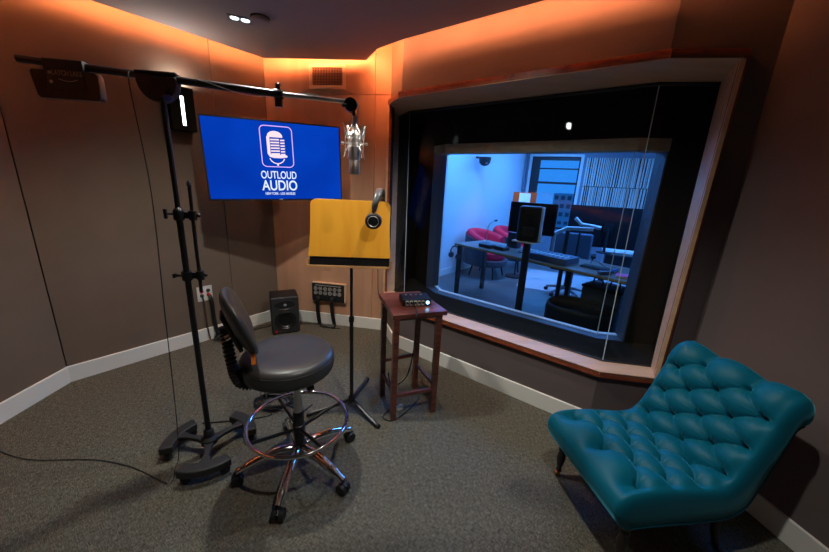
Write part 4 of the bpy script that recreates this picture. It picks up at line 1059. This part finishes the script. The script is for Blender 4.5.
# far credenza with the large monitor
cr0 = Vector((2.75, 5.55))
t = thing('credenza', 'low cabinet with a white top along the far side of the control room', 'cabinet', (3.62, 5.27, 0), R(-25))
MB().box((0, 0, .52), (1.1, .5, .30)).build('body', M_['crdark'], t, smooth=False)
MB().box((0, 0, .69), (1.14, .54, .04)).build('top', M_['white'], t, bevel=.003)
for s in (-1, 1):
    for u in (-1, 1): MB().box((s * .52, u * .22, .185), (.04, .04, .37)).build('leg', M_['black'], t)
for k in range(2): MB().box((-.275 + k * .55, -.255, .52), (.52, .014, .27)).build('door', M_['shell'], t, bevel=.003)
monitor(.566, 5.15, 1.095, 1.13, .62, R(-22), 'wide dark monitor standing on the white topped cabinet', .71, 'wide_monitor')
# microphone arm lamp pieces
def desk_arm(base, pts, label, head=None):
    t_ = thing('jointed_mount', label, 'monitor arm', tuple(base))
    b = Vector(base)
    mb = MB(); mb.cyl((0, 0, 0), (0, 0, .30), .018, n=12); mb.lathe([(.04, 0), (.04, .02), (.02, .03)], 16); mb.build('post', M_['steel'], t_)
    mb = MB(); mb.tube([Vector(q) - b for q in pts], .024, 10); mb.build('arm', M_['white'], t_)
    if head: MB().box(tuple(Vector(head) - b), (.16, .05, .05)).build('end_bracket', M_['white'], t_, bevel=.01)
b0 = D(1.18, .60); desk_arm(b0, [b0 + Vector((0, 0, .28)), b0 + Vector((.12, -.06, .36)), b0 + Vector((.38, -.2, .375))], 'white jointed monitor arm rising from the desk beside the big loudspeaker', None)
b1 = Vector((2.32, 4.78, 0)) 
t_ = thing('articulated_stand', 'white articulated arm on a floor stand crossing the wide monitor', 'arm', tuple(b1))
mb = MB(); mb.cyl((0, 0, .02), (0, 0, 1.16), .014, n=12); mb.lathe([(.14, 0), (.14, .015), (.02, .03)], 20); mb.build('stand', M_['black'], t_)
mb = MB(); mb.tube([(-.08, .03, 1.24), (0, 0, 1.16), (.24, -.08, 1.13)], .026, 10); mb.build('arm', M_['white'], t_)
# second dark post behind the desk
t = thing('desk_post', 'slim black post standing between the loudspeaker and the office chair', 'post', (2.02, 4.50, 0))
MB().cyl((0, 0, .015), (0, 0, 1.1), .03, n=14).build('pole', M_['black'], t)
MB().lathe([(.13, 0), (.13, .012), (.03, .022)], 20).build('foot', M_['black'], t)
MB().box((0, -.01, .68), (.12, .08, .10)).build('clamp', M_['black'], t, bevel=.01)
# office chair
t = thing('office_chair', 'blue grey office chair on five casters behind the control desk', 'office chair', (2.42, 5.15, 0), R(-27))
for k in range(5):
    a = R(20 + 72 * k); e = Vector((cos(a), sin(a), 0)); mb = MB(); mb.tube([e * .03 + Vector((0, 0, .12)), e * .30 + Vector((0, 0, .075))], [.028, .016], 8); mb.build('base_leg', M_['grey'], t)
    c = e * .30 + Vector((0, 0, .03)); s_ = Vector((-e.y, e.x, 0)); MB().cyl(c - s_ * .02, c + s_ * .02, .03, n=16).build('caster', M_['black'], t)
MB().cyl((0, 0, .1), (0, 0, .42), .028, n=14).build('column', M_['black'], t)
MB().box((0, 0, .46), (.50, .48, .08)).build('seat', M_['shell'], t, bevel=.03)
MB().box((-.02, -.25, .80), (.56, .05, .44)).build('backrest', M_['mesh'], t, bevel=.025)
mb = MB(); mb.tube([(0, -.05, .41), (0, -.27, .44), (0, -.28, .62)], .022, 8); mb.build('back_bracket', M_['black'], t)
for s in (-1, 1):
    mb = MB(); mb.tube([(s * .27, -.02, .45), (s * .31, -.02, .55), (s * .31, -.02, .66)], .016, 8); mb.box((s * .31, .0, .67), (.07, .25, .03)); mb.build('armrest', M_['black'], t)
# crimson armchairs
def tub(name, label, x, y, rz, m1, m2, sc=1.0, legm='black'):
    t_ = thing(name, label, 'armchair', (x, y, 0), rz, None)
    t_.scale = (sc, sc, sc)
    mb = MB(); vs = []; ns = 30; ro, ri = .38, .245
    def ring(r, z, ex=0): return [((r) * cos(a) , (r) * sin(a), z) for a in [R(-200 + 220 * k / ns) + R(0) for k in range(ns + 1)]]
    # open towards +y ; the arms slope down to the front
    ang = [R(160 + 220 * k / ns) for k in range(ns + 1)]
    def hz(k): u = abs(k / ns - .5) * 2; return .76 - .13 * u * u
    secs = []
    for k, a in enumerate(ang):
        h = hz(k); c = [(ro, .24), (ro + .005, h - .05), (ro - .02, h - .01), ((ro + ri) / 2, h), (ri + .02, h - .015), (ri, h - .06), (ri, .30)]
        secs.append([(r * cos(a), r * sin(a), z) for r, z in c])
    nc = 7; vs = [q for s_ in secs for q in s_]
    fs = [(k * nc + j, (k + 1) * nc + j, (k + 1) * nc + (j + 1) % nc, k * nc + (j + 1) % nc) for k in range(ns) for j in range(nc)] + [tuple(range(nc)), tuple(ns * nc + j for j in range(nc))[::-1]]
    mb.add(vs, fs); mb.build('back_and_arms', m1, t_, ang=60)
    MB().lathe([(0, .30), (.235, .30), (.25, .33), (.245, .41), (.22, .43), (0, .435)], 30, M=Matrix.Translation((0, .03, 0))).build('seat_cushion', m1, t_)
    mb = MB(); vs = []
    secs = []
    for k, a in enumerate(ang):
        h = hz(k) - .06; secs.append([(r * cos(a), r * sin(a), z) for r, z in ((ro + .004, .22), (ro + .016, .22), (ro + .016, h), (ro + .004, h))])
    vs = [q for s_ in secs for q in s_]; mb.add(vs, [(k * 4 + j, (k + 1) * 4 + j, (k + 1) * 4 + (j + 1) % 4, k * 4 + (j + 1) % 4) for k in range(ns) for j in range(4)] + [(0, 1, 2, 3), tuple(ns * 4 + j for j in range(4))[::-1]])
    mb.build('outer_shell', m2, t_, ang=60)
    MB().lathe([(0, .20), (.30, .20), (.33, .23), (.33, .30), (0, .30)], 30).build('seat_base', m2, t_)
    for a in (45, 135, 225, 315):
        MB().tube([(.24 * cos(R(a)), .24 * sin(R(a)), .21), (.30 * cos(R(a)), .30 * sin(R(a)), 0)], [.018, .012], 8).build('leg', M_[legm], t_)
    return t_
tub('tub_armchair', 'crimson tub armchair with dark shell nearest the control room left wall', 1.34, 6.10, R(-125), M_['crimson'], M_['shell'], 1.12)
tub('tub_armchair', 'crimson tub armchair partly hidden behind the dark monitor', 1.98, 6.75, R(-125), M_['crimson'], M_['shell'], 1.12)
# black tub chair close to the glass
t = thing('leather_tub_chair', 'low black leather tub chair just behind the studio window glass', 'armchair', (1.79, 3.36, 0), R(-38))
secs = []; ns = 40
for k in range(ns + 1):
    a = 2 * PI * k / ns; cc, ss = cos(a), sin(a); X = .34 * (abs(cc) ** .7) * (1 if cc > 0 else -1); Y = .27 * (abs(ss) ** .7) * (1 if ss > 0 else -1)
    secs.append([(X * f_, Y * f_, z) for f_, z in ((.90, .06), (1.0, .14), (1.02, .40), (1.0, .435), (.95, .445), (.90, .43), (.88, .36), (.86, .25))])
vs = [q for s_ in secs for q in s_]; mb = MB(); mb.add(vs, [(k * 8 + j, (k + 1) * 8 + j, (k + 1) * 8 + (j + 1), k * 8 + (j + 1)) for k in range(ns) for j in range(7)])
mb.build('shell', M_['screenoff'], t, ang=60)
MB().lathe([(0, .10), (.28, .10), (.295, .26), (.26, .33), (.15, .37), (0, .385)], 36, sy=.78).build('seat_cushion', mat('gloss_black_leather', (.02, .022, .028), .2, spec=.8), t)
for s in (-1, 1):
    for u in (-1, 1): MB().cyl((s * .22, u * .16, 0), (s * .22, u * .16, .10), .02, n=12).build('leg', M_['black'], t)
# black equipment case, right
t = thing('equipment_case', 'dark equipment case with handles standing at the right behind the glass', 'case', (2.19, 3.64, 0), rdk)
MB().box((0, 0, .29), (.42, .34, .54)).build('body', M_['shell'], t, bevel=.02)
MB().box((0, 0, .575), (.43, .35, .03)).build('lid', M_['black'], t, bevel=.008)
mb = MB()
for s in (-1, 1): mb.tube(catmull([(s * .09 - .05, -.05, .59), (s * .09 - .04, -.05, .66), (s * .09 + .04, -.05, .66), (s * .09 + .05, -.05, .59)], 6), .007, 6)
mb.build('handles', M_['black'], t)
MB().box((.02, -.176, .16), (.10, .008, .03)).build('latch', M_['steel'], t)
# lyric stand with paper far behind the monitor
c = atxy(.308, 6.1); t = thing('lyric_stand', 'small reddish wooden music desk holding a white sheet behind the monitor', 'music stand', (*c, 0), R(-18))
MB().cyl((0, .02, .03), (0, .02, 1.38), .014, n=12).build('pole', M_['black'], t)
MB().lathe([(.17, 0), (.17, .02), (.02, .035)], 20, M=Matrix.Translation((0, .02, 0))).build('base', M_['black'], t)
Tl = Matrix.Translation((0, 0, 1.30)) @ Matrix.Rotation(R(-14), 4, 'X')
MB().box((0, 0, .12), (.40, .014, .26), M=Tl).build('desk_board', mat('red_orange_wood', (.60, .09, .02), .95, spec=.05), t, bevel=.003)
sh = MB().box((0, 0, 0), (.19, .002, .22)).build('sheet_of_paper', M_['paper'], None); sh.matrix_world = Matrix.Translation((*c, 0)) @ Matrix.Rotation(R(-18), 4, 'Z') @ Tl @ Matrix.Translation((0, -.009, .125)); tag(sh, 'white sheet of paper resting on the small reddish music desk', 'paper')
# dome camera high on the left wall
t = thing('dome_camera', 'small black dome camera high on the control room left wall', 'camera', (1.17, 6.42, 2.06))
q = Vector((1.17, 6.42)); MB().lathe([(.0, -.095), (.06, -.08), (.10, -.03), (.11, .03), (.11, .06), (0, .06)], 28).build('dome', M_['black'], t)
MB().cyl((.02, -.09, -.03), (.017, -.075, -.03), .025, n=16).build('lens', M_['grey'], t)
MB().tube([(0, 0, .04), (-.145, .11, .06)], .02, 10).build('wall_bracket', M_['black'], t)
# things on the control desk
t = thing('gooseneck_microphone', 'slim gooseneck talkback microphone standing on the left of the control desk', 'microphone', tuple(D(.30, .34)))
MB().box((0, 0, .015), (.10, .13, .03)).build('base', M_['black'], t, bevel=.004)
MB().tube(catmull([(0, 0, .03), (0, 0, .2), (.02, .0, .30), (.09, .02, .35)], 8), .006, 8).build('gooseneck', M_['steel'], t)
MB().tube([(.09, .02, .35), (.13, .03, .355)], .014, 10).build('capsule', M_['black'], t)
for i, (x, y, w, h, l) in enumerate(((.45, .18, .20, .05, 'flat black box at the foot of the gooseneck microphone'), (.66, .22, .16, .05, 'flat black box on the desk between microphone and loudspeaker'))):
    t = thing('control_box', l, 'audio box', tuple(D(x, y)), rdk, None)
    MB().box((0, 0, h / 2), (w, .14, h)).build('case', M_['shell'], t, bevel=.004); MB().box((0, -.071, h / 2), (w - .02, .003, h - .015)).build('front_panel', M_['black'], t)
t = thing('desk_speaker', 'small dark cube speaker on the desk behind the big loudspeaker', 'speaker', tuple(D(.62, .56)), rdk + R(10))
MB().box((0, 0, .11), (.15, .15, .22)).build('cabinet', M_['shell'], t, bevel=.006); MB().lathe([(.055, 0), (.05, .004), (.02, -.008), (0, -.006)], 20, M=fm(0, -.076, .10)).build('driver', M_['black'], t)
t = thing('control_surface', 'long slate blue console panel on the desk behind the loudspeaker stand', 'console', tuple(D(1.38, .24)), rdk)
MB().box((0, 0, .04), (.50, .34, .07)).build('case', M_['mesh'], t, bevel=.005)
mb = MB()
for k in range(8): mb.box((-.20 + k * .057, -.05, .078), (.012, .12, .012))
mb.build('faders', M_['white'], t)
# hanging headphones at the left desk end
t = thing('headphones', 'dark headphones hanging from the left end of the control desk', 'headphones', tuple(D(.06, -.05, .56)), rdk)
MB().tube([(.085 * cos(a), 0, .10 + .085 * sin(a) * 1.15) for a in [R(-20 + 11 * k) for k in range(21)]], .009, 8).build('headband', M_['black'], t)
for s in (-1, 1): MB().cyl((s * .085, 0, .06), (s * .055, 0, .06), .042, n=20).build('ear_cup', M_['mesh'], t)
# right end of the desk: papers, cables and a magenta notebook
t = thing('notebook', 'magenta notebook lying at the right end of the control desk', 'notebook', tuple(D(2.22, .18)), rdk + R(20))
MB().box((0, 0, .011), (.19, .14, .016)).build('pages', M_['paper'], t); MB().box((0, 0, .021), (.195, .145, .004)).build('cover', M_['pink'], t)
t = thing('desk_tidy', 'blue handled clamp lying on the desk beside the magenta notebook', 'clamp', tuple(D(2.04, .10)), rdk + R(60))
MB().box((0, 0, .02), (.14, .05, .04)).build('body', M_['mesh'], t, bevel=.01); MB().tube([(.05, 0, .03), (.14, 0, .06)], .012, 8).build('handle', mat('blue_handle', (.05, .25, .7), .4), t)
t = thing('keyboard', 'dark computer keyboard on the right half of the control desk', 'keyboard', tuple(D(1.90, .30)), rdk)
MB().box((0, 0, .010), (.36, .13, .018)).build('case', M_['shell'], t, bevel=.003)
mb = MB()
for r_ in range(4):
    for k in range(13): mb.box((-.16 + k * .0265, -.045 + r_ * .03, .022), (.021, .024, .006))
mb.build('keys', M_['black'], t, smooth=False)
cable('cable', [D(1.72, .5, .80), D(1.80, .42, .86), D(1.92, .45, .80), D(2.0, .36, .84), D(2.08, .44, .80)], .006, 'tangle of thin cable on the right of the control desk', m=M_['grey'])
cable('cable', [(1.52, 3.80, .008), (1.48, 3.62, .008), (1.46, 3.35, .03), (1.42, 3.25, .05), (1.36, 3.32, .03), (1.44, 3.46, .008)], .008, 'pale cable loop on the floor left of the low black tub chair', m=M_['grey'])

tag(MB().box((0, 0, .005), (2.1, 1.5, .010)).build('rug', mat('pale_rug', (.42, .42, .42), .95, bump=(200, .5, .003)), loc=(3.0, 5.7, -.006), rot=(0, 0, R(-25))), 'pale rectangular rug on the control room floor under the office chair', 'rug')
def warm_spot(x, y, power, label, size=60):
    t = thing('ceiling_spotlight', label, 'spotlight', (x, y, 2.75), 0, 'warm control room spotlights')
    MB().lathe([(.0, -.005), (.04, -.005), (.05, -.02), (.05, .0), (0, .0)], 20).build('bezel', M_['black'], t)
    L = bpy.data.lights.new('spot', 'SPOT'); L.energy = power; L.color = (1., .62, .42); L.spot_size = R(size); L.spot_blend = .8; L.shadow_soft_size = .04
    lo = bpy.data.objects.new('spot', L); C.objects.link(lo); lo.location = (x, y, 2.72)
warm_spot(1.55, 6.25, 55, 'warm ceiling spotlight over the crimson armchairs', 62)
warm_spot(1.15, 5.0, 12, 'warm ceiling spotlight over the control desk', 62)
# control room lights: blue ceiling panels (real fittings)
BLP = emit('blue_led_panel', (.075, .29, 1.), 42)
for i, (x, y, w, l, s_) in enumerate(((1.3, 5.2, .9, .9, 'first'), (2.7, 6.6, .9, .9, 's'), (3.4, 4.4, .9, .9, 't'))):
    nm = ('nearest the left wall', 'nearest the far window', 'nearest the right wall')[i]
    t = thing('ceiling_light_panel', 'square blue glowing ceiling panel of the control room, ' + nm, 'ceiling light', (x, y, 2.70), 0, 'control room ceiling panels')
    MB().box((0, 0, .03), (w + .06, l + .06, .04)).build('frame', M_['white'], t, smooth=False)
    MB().box((0, 0, .005), (w, l, .01)).build('diffuser', BLP, t, smooth=False)

# ------------------------------------------------------------------ world, view
w = bpy.data.worlds.new('world'); bpy.context.scene.world = w; w.use_nodes = True
w.node_tree.nodes['Background'].inputs[0].default_value = (.03, .26, 1., 1); w.node_tree.nodes['Background'].inputs[1].default_value = 1.3
vs_ = bpy.context.scene.view_settings
vs_.view_transform = 'Standard'; vs_.look = 'None'; vs_.gamma = 1; vs_.exposure = 0; vs_.use_curve_mapping = False
